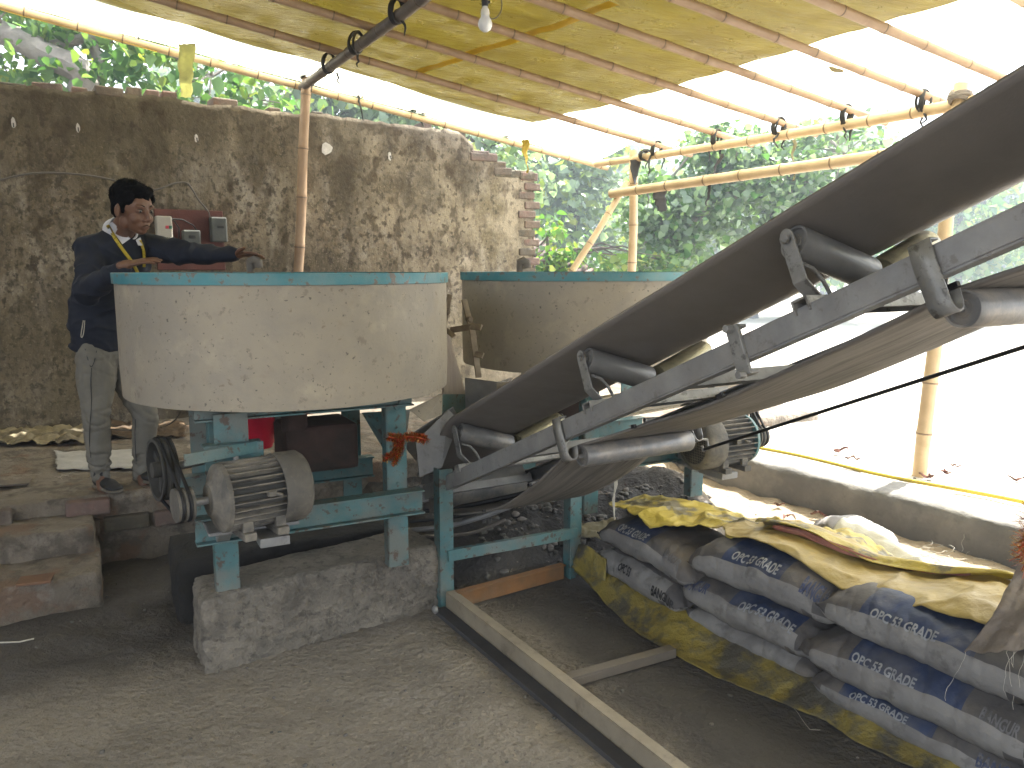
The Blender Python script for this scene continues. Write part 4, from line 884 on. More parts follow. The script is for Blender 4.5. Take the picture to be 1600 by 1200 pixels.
o = grid('yellow_tarp', 160, 60, tarpA(-.10, .78, .012, FE, BE, .8, .10), [YCLOTH], None, True, .004); tag(o, 'crumpled yellow tarp over the leftmost bags, dark dust smears on it', 'tarp', 'tarps over the cement bags')
o = grid('tan_tarp', 200, 50, tarpA(.60, 2.35, .02, FE, [(.7, .40), (1.2, .46), (1.8, .52), (2.4, .56)], .5, .08), [TANC], None, True, .004); tag(o, 'tan yellow tarp spread along the tops of the middle and right bags', 'tarp', 'tarps over the cement bags')
def redf(u, v):
    s = .92 + .72 * u; t = .22 + .20 * u + (v - .5) * (.038 + .012 * math.sin(u * 9)); return BP(s, t, topz_(s) + .060 + .01 * math.sin(v * 9 + u * 12) + .006 * nz((s, t, 0), 12))
o = grid('red_cloth_strip', 60, 12, redf, [mat('pale_red_cloth', (.36, .17, .13), (.26, .08, .06), 7, rough=.8)], None, True, .003); tag(o, 'dull red cloth strip folded along the tarp above the right bags', 'cloth')
def yf(u, v):
    s = .82 + 1.4 * u; t = .27 + .22 * u + (v - .5) * (.11 + .03 * math.sin(u * 7)); return BP(s, t, topz_(s) + .075 + .012 * math.sin(v * 7 + u * 10) - .03 * sst(.3, 1, v) + .008 * abs(nz((s, t, 0), 10)))
o = grid('yellow_fold', 80, 14, yf, [YCLOTH], None, True, .003); tag(o, 'bright yellow tarp fold running along behind the red cloth strip', 'tarp', 'tarps over the cement bags')
def heap(u, v):
    s = .48 + .68 * u; t = .72 + .56 * v; e = math.sin(math.pi * u) ** .6 * math.sin(math.pi * v) ** .5
    return BP(s, t - .25 * u * .3, .10 + .30 * e * (1 - .5 * v) + .035 * abs(fr((s, t, 0), 5.5, 3, 3)) + .02 * abs(nz((s, t, 0), 14)))
o = grid('yellow_heap', 90, 60, heap, [YCLOTH], None, True, .004); tag(o, 'loose crumpled heap of yellow sheet in front of the pale sack', 'tarp', 'tarps over the cement bags')
def whitec(u, v):
    s = .58 + .50 * u; t = 1.20 + .22 * v - .05 * u; return BP(s, t, .22 + .05 * math.sin(math.pi * v) - .10 * u * u + .018 * abs(fr((s, t, 1), 8, 5, 3)))
o = grid('frayed_sack_cloth', 60, 24, whitec, [mat('off_white_cloth', (.46, .44, .36), (.36, .35, .29), 6, rough=.8, bump=.4)], None, True, .004); tag(o, 'off white frayed sack mouth with loose threads beside the kerb', 'cloth')
def threads(name, org, n, L, r, lab, seed, down=.0, m=THREAD):
    mb = MB(); rg = random.Random(seed)
    for i in range(n):
        p = Vector(org) + Vector((rg.gauss(0, r), rg.gauss(0, r), rg.gauss(0, r * .3) * .3)); d = Vector((rg.gauss(0, 1), rg.gauss(0, 1), rg.gauss(0, .15) - down)).normalized(); pts = [p]
        for k in range(10):
            d = (d + Vector((rg.gauss(0, .45), rg.gauss(0, .45), rg.gauss(0, .1) - .05 - down * .25))).normalized(); q = pts[-1] + d * L / 10
            q.z = max(q.z, gh(q.x, q.y) + .004); pts.append(q)
        mb.tube(pts, .0008, 4, mi=0)
    return tag(mb.build(name, m), lab, 'threads', 'loose sack threads')
threads('loose_threads', BP(1.06, 1.30, .22), 40, .13, .03, 'tangle of pale threads at the frayed sack mouth', 3)
threads('loose_threads', G(1500, 860, .10) + Vector((0, 0, .01)), 34, .16, .20, 'scattered pale threads on the sand in front of the kerb', 4)
threads('loose_threads', G(1250, 1040, 0) + Vector((0, -.12, .02)), 10, .35, .08, 'few loose threads on the dark floor below the stacks', 5)
# lower tarp under the pile
LE = [(-.12, -.02), (0, -.04), (.2, -.10), (.45, -.17), (.7, -.20), (.95, -.20), (1.15, -.17), (1.3, -.15), (1.42, -.13), (1.55, -.16), (1.75, -.14), (2.0, -.14), (2.5, -.22)]
def low(u, v):
    s = -.14 + 2.7 * u; t0 = edge(LE, s) + .012 * nz((s, 0, 2), 7); t = t0 + (.16 - t0) * v; g = BP(s, t, 0)
    return Vector((g.x, g.y, gh(g.x, g.y) + .008 + .085 * sst(-.16, .06, t) + .010 * abs(fr((s, t, 5), 5, 1, 3)) * min(1, (v + .15) * 2) + .03 * math.sin(math.pi * min(1, v * 1.2)) * abs(nz((s, 0, 0), 2.4))))
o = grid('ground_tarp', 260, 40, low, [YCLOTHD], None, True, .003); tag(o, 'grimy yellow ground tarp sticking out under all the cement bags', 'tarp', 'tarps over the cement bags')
def flap(u, v):
    a, b, c, d = P(905, 850, 4.02), P(948, 870, 3.86), P(888, 888, 4.1), P(941, 930, 3.82); p = a.lerp(b, u).lerp(c.lerp(d, u), v); return p + Vector((0, -.03 * math.sin(math.pi * v), .012 * math.sin(u * 5)))
grid('tarp_flap', 16, 16, flap, [YCLOTHD], o, True, .003)
def rag(u, v):
    a, b, c, d = P(905, 820, 4.25), P(962, 812, 4.3), P(903, 838, 4.15), P(955, 845, 4.15); p = a.lerp(b, u).lerp(c.lerp(d, u), v); return p + Vector((0, 0, .02 * abs(fr((p.x, p.y, p.z), 14, 3, 3))))
o = grid('cream_rag', 26, 16, rag, [mat('cream_rag', (.40, .36, .24), (.28, .25, .17), 9, rough=.9)], None, True, .006); tag(o, 'crumpled cream rag between the stand post and the leftmost bags', 'cloth')
# jute cloth at the right edge
def jute(u, v):
    a, b, c, d = P(1592, 880, 2.48), P(1735, 850, 2.50), P(1508, 1020, 2.37), P(1735, 1010, 2.12)
    p = a.lerp(b, u).lerp(c.lerp(d, u), v); k = .018 * math.sin(u * 16 + v * 4) * v + .014 * fr((u * 2, v * 2, 0), 2.2, 3, 3)
    return p + Vector((-.3, -.8, .3)).normalized() * (k + .05 * math.sin(math.pi * v)) + Vector((0, 0, .012 * nz((u, 0, 0), 12) * v))
o = grid('jute_cloth', 60, 50, jute, [JUTE], None, True, .004); tag(o, 'dusty brown jute cloth hanging over the bags at the right photo edge', 'cloth')
mb = MB()
for k in range(6):
    p = jute(rnd.random() * .5, 1.0) if k < 8 else jute(.1, 1); pts = [p]; d = Vector((rnd.gauss(0, .3), rnd.gauss(0, .3), -1)).normalized()
    for i in range(12): d = (d + Vector((rnd.gauss(0, .2), rnd.gauss(0, .2), -.1))).normalized(); pts.append(pts[-1] + d * rnd.uniform(.008, .022))
    mb.tube(pts, .0007, 4)
mb.build('frayed_threads', THREAD, o)
tinsel('tinsel_garland', [[P(1622, 800, 2.45), P(1606, 835, 2.45), P(1604, 880, 2.45)]], .033, 600, REDT, GOLD, 'dark red and gold fringe hanging at the right edge above the jute cloth', 'garland', L=.045)
mb = MB(); g_ = P(1628, 790, 2.47); mb.tube([(g_.x + .02, g_.y, .0), (g_.x + .01, g_.y, .5), (g_.x, g_.y, g_.z + .05)], [.016, .015, .013], 10); tag(mb.build('stake', BAMB), 'thin bamboo stake just outside the right photo edge holding the fringe', 'stake')
# ------------------------------------------------------------------ clutter on the platform
def sheet(name, quad, m, amp, lab, cat, nx_=40, ny_=20, z=.39, group=None, sd=0):
    a, b, c, d = [G(*q, z) for q in quad]
    def f(u, v):
        p = a.lerp(b, u).lerp(d.lerp(c, u), v); ed = .02 * nz((u * 3, v * 3, sd), 2.3); return Vector((p.x + ed, p.y + ed * .6, z + .012 + amp * abs(fr(p, 5, sd, 4))))
    o = grid(name, nx_, ny_, f, [m], None, True, .004); return tag(o, lab, cat, group)
sheet('long_tan_sheet', [(-60, 700), (135, 696), (176, 672), (-60, 672)], mat('muddy_tan_sheet', (.30, .25, .15), (.13, .11, .08), 4, rough=.8, bump=.4, layers=[((.42, .36, .24), 9, .52, .66, .7)]), .09, 'long muddy tan sheet with dead leaves piled along the wall foot', 'sheet', 70, 22)
sheet('white_sack', [(90, 738), (212, 735), (205, 706), (86, 710)], mat('white_sack', (.46, .45, .44), (.36, .355, .35), 9, rough=.7, bump=.3), .02, 'flattened white woven sack on the platform behind the man', 'sack', 40, 20, sd=4)
threads('loose_threads', G(100, 742, .40), 8, .12, .02, 'short white threads at the corner of the flattened sack', 9)
sheet('dead_leaf_litter', [(150, 688), (290, 686), (290, 664), (150, 664)], mat('leaf_litter', (.12, .075, .04), (.06, .045, .03), 20, rough=.9, bump=.6), .05, 'low strip of brown leaf litter along the wall foot behind the legs', 'leaf litter', 50, 16, sd=7)
mb = MB(); c = P(402, 662, 4.9); mb.lathe([(.001, -.13), (.085, -.128), (.10, -.09), (.115, .08), (.12, .085), (.115, .09), (.10, .088), (.001, .07)], Matrix.Translation(c + Vector((0, 0, -.02))), 32)
o = mb.build('red_bucket', RED); tag(o, 'bright red plastic bucket seen under the near mixer drum', 'bucket')
mb = MB(); c = P(448, 655, 5.0); mb.lathe([(.001, -.1), (.09, -.09), (.13, -.02), (.10, .08), (.001, .1)], Matrix.Translation(c), 24); tag(mb.build('grey_basin', GREYBOX), 'grey basin beside the red bucket under the near drum', 'basin')
mb = MB(); c = P(884, 640, 5.2); mb.lathe([(.001, -.10), (.10, -.1), (.13, .05), (.14, .055), (.12, .05), (.001, -.07)], Matrix.Translation(c), 28); tag(mb.build('red_basin', RED), 'red basin glimpsed behind the conveyor under the far mixer', 'basin')
a = G(180, 690, .40); mb = MB(); mb.tube(smooth_path([G(150, 668, .41), G(200, 672, .45), G(250, 668, .42), P(275, 655, 5.1), P(284, 630, 4.9), P(286, 600, 4.8)]), .005, 6); tag(mb.build('thin_pipe', CABLE), 'thin pale hose curving up behind the near drum', 'hose')
mb = MB(); q = G(30, 995, 0); mb.tube([G(0, 1004, .012), G(30, 1003, .012), G(53, 998, .014)], .0035, 6); tag(mb.build('straw', THREAD), 'single yellow straw on the floor before the steps', 'straw')
# ------------------------------------------------------------------ bamboo roof
def bamboo(name, p0, p1, r0, r1, m, mn, lab, cat='bamboo pole', group=None, gap=.34, bow=.0, seed=0, parent=None, first=None):
    p0, p1 = Vector(p0), Vector(p1); L = (p1 - p0).length; rg = random.Random(seed + 11)
    side = (p1 - p0).normalized().cross(Vector((0, 0, 1))); side = side.normalized() if side.length > .1 else Vector((1, 0, 0))
    st = [0.0]; s = rg.uniform(.1, gap) if first is None else first; nodes = []
    while s < L - .05: nodes.append(s); s += gap * rg.uniform(.88, 1.12)
    pts = []; rr = []; kinds = []
    def pos(s):
        t = s / L; w = math.sin(math.pi * t); return p0.lerp(p1, t) + Vector((0, 0, -bow * w)) + side * (.010 * math.sin(t * 7 + seed) * w) + side * .004 * nz((s, seed, 0), 2)
    ev = [(0, 1, 0)]
    last = 0
    for n in nodes:
        for k in (.25, .5, .75): ev.append((last + (n - last) * k, .975, 0))
        ev += [(n - .022, 1.0, 0), (n - .008, 1.07, 1), (n - .002, 1.10, 1), (n + .002, 1.02, 1), (n + .006, 1.08, 0), (n + .025, 1.0, 0)]; last = n + .025
    ev += [(last + (L - last) * .5, .98, 0), (L, .98, 0)]
    for s, k, t in ev: pts.append(pos(s)); rr.append((r0 + (r1 - r0) * s / L) * k); kinds.append(t)
    mb = MB(); mb.tube(pts, rr, 14, True, 0, True, lambda i: 1 if kinds[i] and kinds[i + 1] else 0)
    o = mb.build(name, [m, mn], parent, 0, 60); 
    if lab: tag(o, lab, cat, group)
    return o
def isect_vert(px, py, A, d):   # ray through pixel meets the vertical plane holding A with direction d
    r = ray(px, py); n = Vector((-d.y, d.x, 0)).normalized(); t = (A - Vector((0, 0, H))).dot(n) / r.dot(n); return Vector((0, 0, H)) + r * t
RF = P(1437, 738, 5.05); EF = Vector((P(1500, 157, 5.05).x, 5.05, P(1500, 157, 5.05).z))      # right front post
zc = EF.z; rc_ = ray(990, 246); tb = (zc - H) / rc_.z; EB = Vector((rc_.x * tb, rc_.y * tb, zc))  # back corner, same height
ED = (EF - EB).normalized()
def eave(px):
    r = ray(px, 200); n = Vector((-ED.y, ED.x, 0)); t = (EB - Vector((0, 0, H))).dot(n) / Vector((r.x, r.y, 0)).dot(n); p = Vector((0, 0, H)) + Vector((r.x, r.y, 0)) * t; p.z = EB.z; return p
RDIR = Vector((2.27, 1, -.441)).normalized()
GR = 'bamboo rafters under the roof sheets'
raf = [(910, 243, 0.0), (1027, 232, 0), (1120, 217, 0), (1217, 205, 0), (1322, 182, 0), (1440, 165, 0), (1565, 125, 0), (1760, 70, 0), (2150, 0, 0), (2900, 0, 0)]
labs = ['rafter along the left eave, sunlit strip of sheet beside it', 'first rafter in from the left eave pole', 'second rafter in from the left eave pole', 'rafter ending at the third lashing of the front beam', 'rafter passing behind the hanging bulb', 'rafter whose end is lashed left of the right post', 'rightmost long rafter, passing behind the belt top', 'short piece of rafter at the upper right corner', 'rafter out of frame at the right', 'rafter nearest the camera side']
RAFT = []
base = eave(1027)
for i, (px, py, _) in enumerate(raf):
    E = eave(px)
    E = E + Vector((0, 0, .075 if i else .05))
    p1_ = E + RDIR * (.38 if i else .3); p0_ = E - RDIR * 8.4
    RAFT.append((p0_, p1_, E))
    bamboo('bamboo_rafter', p0_, p1_, .032 if i else .038, .025, BAMB if 0 < i < 7 else BAMBP, NODE, 'pink brown bamboo ' + labs[i], 'bamboo pole', GR, .34, .01, i * 3 + 1)
bamboo('eave_beam', EB + (EB - EF).normalized() * .55, EF + (EF - EB).normalized() * 1.2, .032, .040, BAMBP, NODEP, 'pale bamboo beam along the far roof edge carrying the rafter ends', group='eave beams', seed=31, bow=.03)
pB = P(990, 246, EB.y)
bamboo('bamboo_post', Vector((P(988, 430, EB.y).x, EB.y, .2)), EB + Vector((0, 0, .06)), .043, .038, BAMBP, NODEP, 'upright bamboo post behind the far drum with a black cloth tied at its top', 'bamboo post', 'posts', .34, 0, 40)
bamboo('bamboo_post', Vector((RF.x, RF.y, .25)), EF + Vector((0, 0, .10)), .048, .042, BAMBP, NODEP, 'right bamboo post standing on the sunlit yard behind the belt', 'bamboo post', 'posts', .36, 0, 43)
b0_ = P(893, 425, EB.y - .35); b0_ = b0_ + (b0_ - P(975, 290, EB.y)) * .5
bamboo('bamboo_brace', b0_, P(980, 285, EB.y - .06), .033, .028, BAMBP, NODEP, 'slanting bamboo brace leaning to the back post', 'bamboo pole', None, .3, 0, 47)
# second rail below the eave
k0 = P(955, 303, EB.y - .1); k1 = eave(1400); k1.z = P(1400, 240, k1.y).z
bamboo('bamboo_rail', k0, k1 + (k1 - k0).normalized() * 1.4, .040, .044, BAMBP, NODEP, 'thick pale bamboo rail tied below the far roof edge', 'bamboo pole', None, .36, 0, 51)
# left front post at the wall and the purlin to the camera
R0p0, R0p1, R0E = RAFT[0]
def on_plane_vertical(px, py, A, B): return isect_vert(px, py, A, (B - A).normalized())
PT = on_plane_vertical(478, 117, R0p0, R0p1)
pY = PT.y - .08
bamboo('bamboo_post', P(451, 480, pY) + Vector((-.02, 0, -.9)), P(481, 98, pY), .045, .040, BAMB, NODE, 'tall bamboo post in front of the stained wall behind the near drum', 'bamboo post', 'posts', .42, 0, 61)
PU0 = P(478, 132, pY - .05); pud = Vector((-ED.x, -ED.y, 0)) * -1
if pud.y > 0: pud = -pud
# purlin follows the pixel line (480,130)->(655,0)
r2 = ray(640, 12); nrm = Vector((-pud.y, pud.x, 0)); 
t2 = None
PUz = PU0.z
rr_ = ray(655, 0); tt_ = (PUz - H) / rr_.z; PU1 = Vector((rr_.x * tt_, rr_.y * tt_, PUz))
pdir = (PU1 - PU0).normalized()
bamboo('bamboo_purlin', PU0 - pdir * .12, PU0 + pdir * 6.5, .036, .042, BAMBD, NODE, 'dark grey bamboo purlin slanting up from the wall post, lashed to the rafters', 'bamboo pole', None, .33, 0, 66)
# roof sheets above the rafters: plane through eave and rafter direction
def roofp(a, b, up=.06):        # a along eave from the back corner, b back up the rafters
    p = EB + ED * a - RDIR * b; return p + Vector((0, 0, .075 + up))
RN = ED.cross(RDIR).normalized(); RN = RN if RN.z > 0 else -RN
def roof_ab(px, py):
    o = roofp(0, 0); r = ray(px, py); t = (o - Vector((0, 0, H))).dot(RN) / r.dot(RN); p = Vector((0, 0, H)) + r * t - o
    A = np.array([[ED.x, -RDIR.x], [ED.y, -RDIR.y]]); s = np.linalg.solve(A, [p.x, p.y]); return s[0], s[1]
def sagf(a, b, k=.035):
    d = 9
    for p0_, p1_, E in RAFT:
        aa = (E - EB).dot(ED); d = min(d, abs(a - aa))
    return k * min(1, d / .25)
yl = [roof_ab(*q) for q in [(850, 192), (1020, 150), (1150, 112), (1390, 40), (1525, 0)]]
print('yellow edge', [(round(a, 2), round(b, 2)) for a, b in yl]); A0_ = roof_ab(800, 190); print('left edge ab', roof_ab(600, 150), roof_ab(300, 60), roof_ab(480, 115), roof_ab(800, 207))
def yb(a):
    pts = [(-3, yl[0][1] + .1)] + [(q[0], q[1]) for q in yl] + [(9, yl[-1][1])]
    for p, q in zip(pts, pts[1:]):
        if a <= q[0]: return p[1] + (q[1] - p[1]) * (a - p[0]) / (q[0] - p[0])
    return yl[-1][1]
YA0 = -.36
AL0 = (RAFT[0][2] - EB).dot(ED) - .02
def ysheet(u, v):
    a = YA0 + (10.5 - YA0) * u; b0__ = yb(a) + .02 * nz((a, 0, 0), 4); b = b0__ + (8.6 - b0__) * v
    aa = a + (.05 * nz((b, 0, 1), 1.5) if u < .01 else 0)
    return roofp(aa, b, .062 + .03 - sagf(a, b, .012) + .010 * fr((a * 1, b * 2.0, 0), 1.8, 5, 3) + .007 * nz((a * 1.2, b * 7, 2), 1.6))
o = grid('yellow_roof_tarp', 260, 150, ysheet, [YTARP], None, True, 0); tag(o, 'large yellow plastic tarp laid over the bamboo rafters', 'tarp')
mb = MB()
ridge = [roof_ab(*q) for q in [(640, 115), (760, 72), (860, 40), (960, 0)]]
def seam(u, v):
    k = u * (len(ridge) - 1); i = min(int(k), len(ridge) - 2); a = ridge[i][0] + (ridge[i + 1][0] - ridge[i][0]) * (k - i); b = ridge[i][1] + (ridge[i + 1][1] - ridge[i][1]) * (k - i)
    return roofp(a, b + (v - .5) * .07, .052 - sagf(a, b, .012) + .006 * nz((a, v, 0), 6))
grid('tarp_seam', 60, 4, seam, [mat('tarp_seam', (.72, .50, .03), (.6, .42, .03), 4, rough=.35, trans=.6)], o, True, 0)
def wsheet(u, v):
    a = AL0 + 11.3 * u; b = -.12 + 8.8 * v
    return roofp(a, b, .062 + .075 - .125 * sst(.0, AL0, a) - sagf(a, b, .012) + .012 * fr((a, b, 3), 1.4, 8, 3))
o = grid('thin_roof_sheet', 200, 110, wsheet, [WTARP], None, True, 0); tag(o, 'thin pale see-through roof sheet glowing along the roof edges', 'tarp')
mb = MB(); rs4 = random.Random(8)
for (px, py, w, h) in [(930, 200, .22, .05), (975, 205, .20, .05), (1060, 213, .16, .05), (1280, 94, .13, .03), (1307, 107, .07, .03)]:
    a, b = roof_ab(px, py); n = 12; c = roofp(a, b, .05); mb = MB()
    poly = [c + ED * (h * math.sin(t) * rs4.uniform(.6, 1.2)) - RDIR * (w * math.cos(t) * rs4.uniform(.7, 1.1)) for t in [2 * math.pi * k / n for k in range(n)]]
    mb.add(poly + [p + Vector((0, 0, .004)) for p in poly], [tuple(range(n)), tuple(range(2 * n - 1, n - 1, -1))] + [(i, (i + 1) % n, (i + 1) % n + n, i + n) for i in range(n)])
mb.build('sheet_patch', YTARP, o)
def ystrip(u, v):       # yellow edging hanging along the left eave pole
    b = 3.9 + 4.6 * u; a = AL0 + (v - .5) * .07; return roofp(a, b, -.02 - .05 * v + .012 * nz((b, v, 0), 3))
o = grid('yellow_edge_strip', 120, 4, ystrip, [mat('sunny_yellow_sheet', (.66, .50, .08), (.6, .46, .1), 3, rough=.4, trans=.5)], None, True, 0); tag(o, 'yellow sheet edging rolled along the left eave pole', 'tarp')
# lashings
def lash(p, d1, d2, r, m, lab, tails=2, n=4, seed=0, L=.12):
    rg = random.Random(seed + 77); mb = MB(); d1 = Vector(d1).normalized(); d2 = Vector(d2).normalized(); nn_ = d1.cross(d2).normalized(); p = Vector(p)
    for k in range(n):
        ax = (d1 * rg.uniform(.7, 1) + d2 * rg.choice([-1, 1]) * rg.uniform(.0, .6)).normalized(); M = axisM(p + ax * rg.uniform(-.018, .018), ax, nn_)
        pts = []
        for j in range(21): a = 2 * math.pi * j / 20; pts.append(M @ Vector((math.cos(a) * r * 1.35, math.sin(a) * r * .95, rg.uniform(-.003, .003))))
        mb.tube(pts, .0085, 6, False)
    for k in range(tails):
        pts = [p + Vector((rg.uniform(-r, r), rg.uniform(-r, r), -r))]
        for j in range(5): pts.append(pts[-1] + Vector((rg.gauss(0, .012), rg.gauss(0, .012), -L / 5)))
        mb.tube(pts, [.009, .009, .008, .007, .006, .004], 5)
    return tag(mb.build('rope_lashing', m), lab, 'lashing', 'black strap lashings on the bamboo')
names = ['beside the back post top', 'second from the back post', 'third from the back post', 'fourth from the back post, under the bright sheet', 'just left of the right post']
for i in range(1, 6):
    p = (RAFT[i][2] + eave(raf[i][0])) / 2
    lash(p, ED, RDIR, .05, STRAP, 'black lashing on the far eave beam, ' + names[i - 1], 2, 5, i)
lash(EF + Vector((0, 0, .02)), Vector((0, 0, 1)), ED, .06, BAMBD, 'thick brown rope coil on top of the right post', 0, 9, 20)
lash(eave(1010), ED, Vector((0, 0, 1)), .05, STRAP, 'black wrap round the eave beam end at the back post top', 1, 4, 22)
def pur(px):
    r = ray(px, 60); n = Vector((-pdir.y, pdir.x, 0)); t = (PU0 - Vector((0, 0, H))).dot(n) / Vector((r.x, r.y, 0)).dot(n); return Vector((r.x * t, r.y * t, PU0.z))
for i, (px, lb) in enumerate([(513, 'on the grey purlin next to the wall post'), (556, 'on the grey purlin, middle of the three'), (622, 'on the grey purlin nearest the top of the photo')]):
    lash(pur(px) + Vector((0, 0, .03)), pdir, RDIR, .055, STRAP, 'black lashing ' + lb, 1, 5, 30 + i, L=.1)
lash(P(480, 118, pY), Vector((0, 0, 1)), RDIR, .05, STRAP, 'black lashing round the top of the wall post', 2, 6, 41)
for i, (px, py, m, lb) in enumerate([(205, 30, STRAP, 'black tie far left on the left eave pole'), (349, 79, GSTRAP, 'dark green tie on the left eave pole, left one'), (376, 87, GSTRAP, 'dark green tie on the left eave pole, right one'), (563, 145, STRAP, 'black tie on the eave pole right of the wall post'), (648, 168, GSTRAP, 'green tie on the eave pole above the wall'), (663, 171, STRAP, 'dark tie just right of the green one above the wall'), (793, 206, STRAP, 'small black tie near the far end of the left eave pole')]):
    p = on_plane_vertical(px, py, R0p0, R0p1); lash(p, RDIR, Vector((0, 0, 1)), .038, m, lb, 1 if i in (0, 3, 4) else 0, 3, 50 + i, L=.2 if i == 3 else .12)
# black cloth scraps, hanging straps, yellow ribbons
def ribbon(name, a, b, w, m, lab, cat='ribbon', tw=1.0, th=.002, wav=.02, seed=0):
    a, b = Vector(a), Vector(b)
    def f(u, v):
        p = a.lerp(b, v); s = Vector((math.cos(tw * v * 2 + seed), math.sin(tw * v * 2 + seed) * .6, 0)); return p + s * ((u - .5) * w * (1 - .3 * v)) + Vector((wav * nz((v, seed, 0), 4), wav * nz((v, seed, 3), 4), .015 * nz((u, v, seed), 9)))
    return tag(grid(name, 6, 24, f, [m], None, True, th), lab, cat)
ribbon('black_strap', P(1128, 240, 6.6), P(1106, 292, 6.6), .03, STRAP, 'black strap dangling from the eave beam to the rail', 'strap')
ribbon('black_strap', P(1110, 280, 6.6), P(1105, 322, 6.6), .025, STRAP, 'black strap end hanging below the bamboo rail', 'strap', seed=2)
ribbon('torn_cloth', P(1030, 292, 7.2), P(1034, 330, 7.2), .13, STRAP, 'torn black cloth hanging from the rail beside the back post', 'cloth', .2, .004)
ribbon('torn_cloth', P(1014, 292, 7.25), P(1012, 324, 7.25), .05, STRAP, 'narrow black rag on the rail next to the post', 'cloth', .2, .004, seed=1)
ribbon('torn_cloth', P(992, 250, EB.y - .07), P(992, 294, EB.y - .07), .10, STRAP, 'black cloth wound round the back post top', 'cloth', .9, .004, seed=3)
ribbon('green_strap', P(1240, 218, 6.2), P(1240, 282, 6.2), .03, mat('faded_strap', (.16, .15, .08), rough=.8), 'faded olive strap hanging between eave beam and rail', 'strap')
ribbon('yellow_ribbon', P(820, 218, 7.3), P(824, 270, 7.3), .07, mat('yellow_ribbon', (.66, .52, .10), rough=.5, trans=.4), 'yellow ribbon hanging at the broken end of the wall')
ribbon('yellow_ribbon', P(292, 68, 6.3), P(290, 152, 6.9), .13, mat('pale_yellow_cloth', (.74, .74, .40), rough=.6, trans=.4), 'pale yellow green cloth hanging behind the wall top at the left', 'cloth', .3)
# orange rope
mb = MB(); c = on_plane_vertical(268, 45, R0p0, R0p1) + Vector((0, -.12, 0)); Yc = c.y
mb.tube(smooth_path([P(*q, Yc) for q in [(282, -6), (279, 12), (274, 22), (262, 36), (248, 48), (258, 44), (272, 26), (277, 20), (278, 40), (276, 52)]]), .011, 8); mb.tube(smooth_path([P(*q, Yc - .02) for q in [(285, -6), (278, 15), (282, 10), (276, 4), (272, 14), (280, 18)]]), .012, 8)
tag(mb.build('orange_rope', ROPEO), 'frayed orange rope knotted on the rafters at the upper left', 'rope')
# bulb
bc = P(758, 38, 4.0); be = empty('light_bulb', 'unlit white bulb hanging in a black holder under the yellow tarp', 'light bulb', loc=bc)
mb = MB(); mb.lathe([(.001, -.034), (.014, -.033), (.026, -.024), (.033, -.008), (.034, .004), (.030, .018), (.022, .030), (.020, .036)], None, 28); mb.build('bulb_glass', BULB, be)
mb = MB(); mb.lathe([(.020, .036), (.0215, .05), (.019, .066), (.013, .074), (.012, .082)], None, 24); mb.build('bulb_base', WHITE, be)
mb = MB(); mb.lathe([(.016, .080), (.017, .10), (.019, .104), (.016, .108), (.015, .125), (.010, .14)], None, 20); mb.box((.018, 0, .10), (.012, .012, .012)); mb.build('bulb_holder', CABLEK, be)
mb = MB(); mb.tube(smooth_path([(0, 0, .135), (.004, 0, .20), (.02, .02, .5)]), .004, 6); mb.tube(smooth_path([(.012, 0, .05), (.03, 0, .025), (.06, 0, .035), (.078, .01, .075), (.075, .01, .13), (.05, .02, .2), (.04, .02, .5)]), .003, 6); mb.build('wire', CABLE, be)
# thin wires
mb = MB(); mb.tube([P(925, 196, 6.5), P(1560, 140, 4.6)], .004, 5)
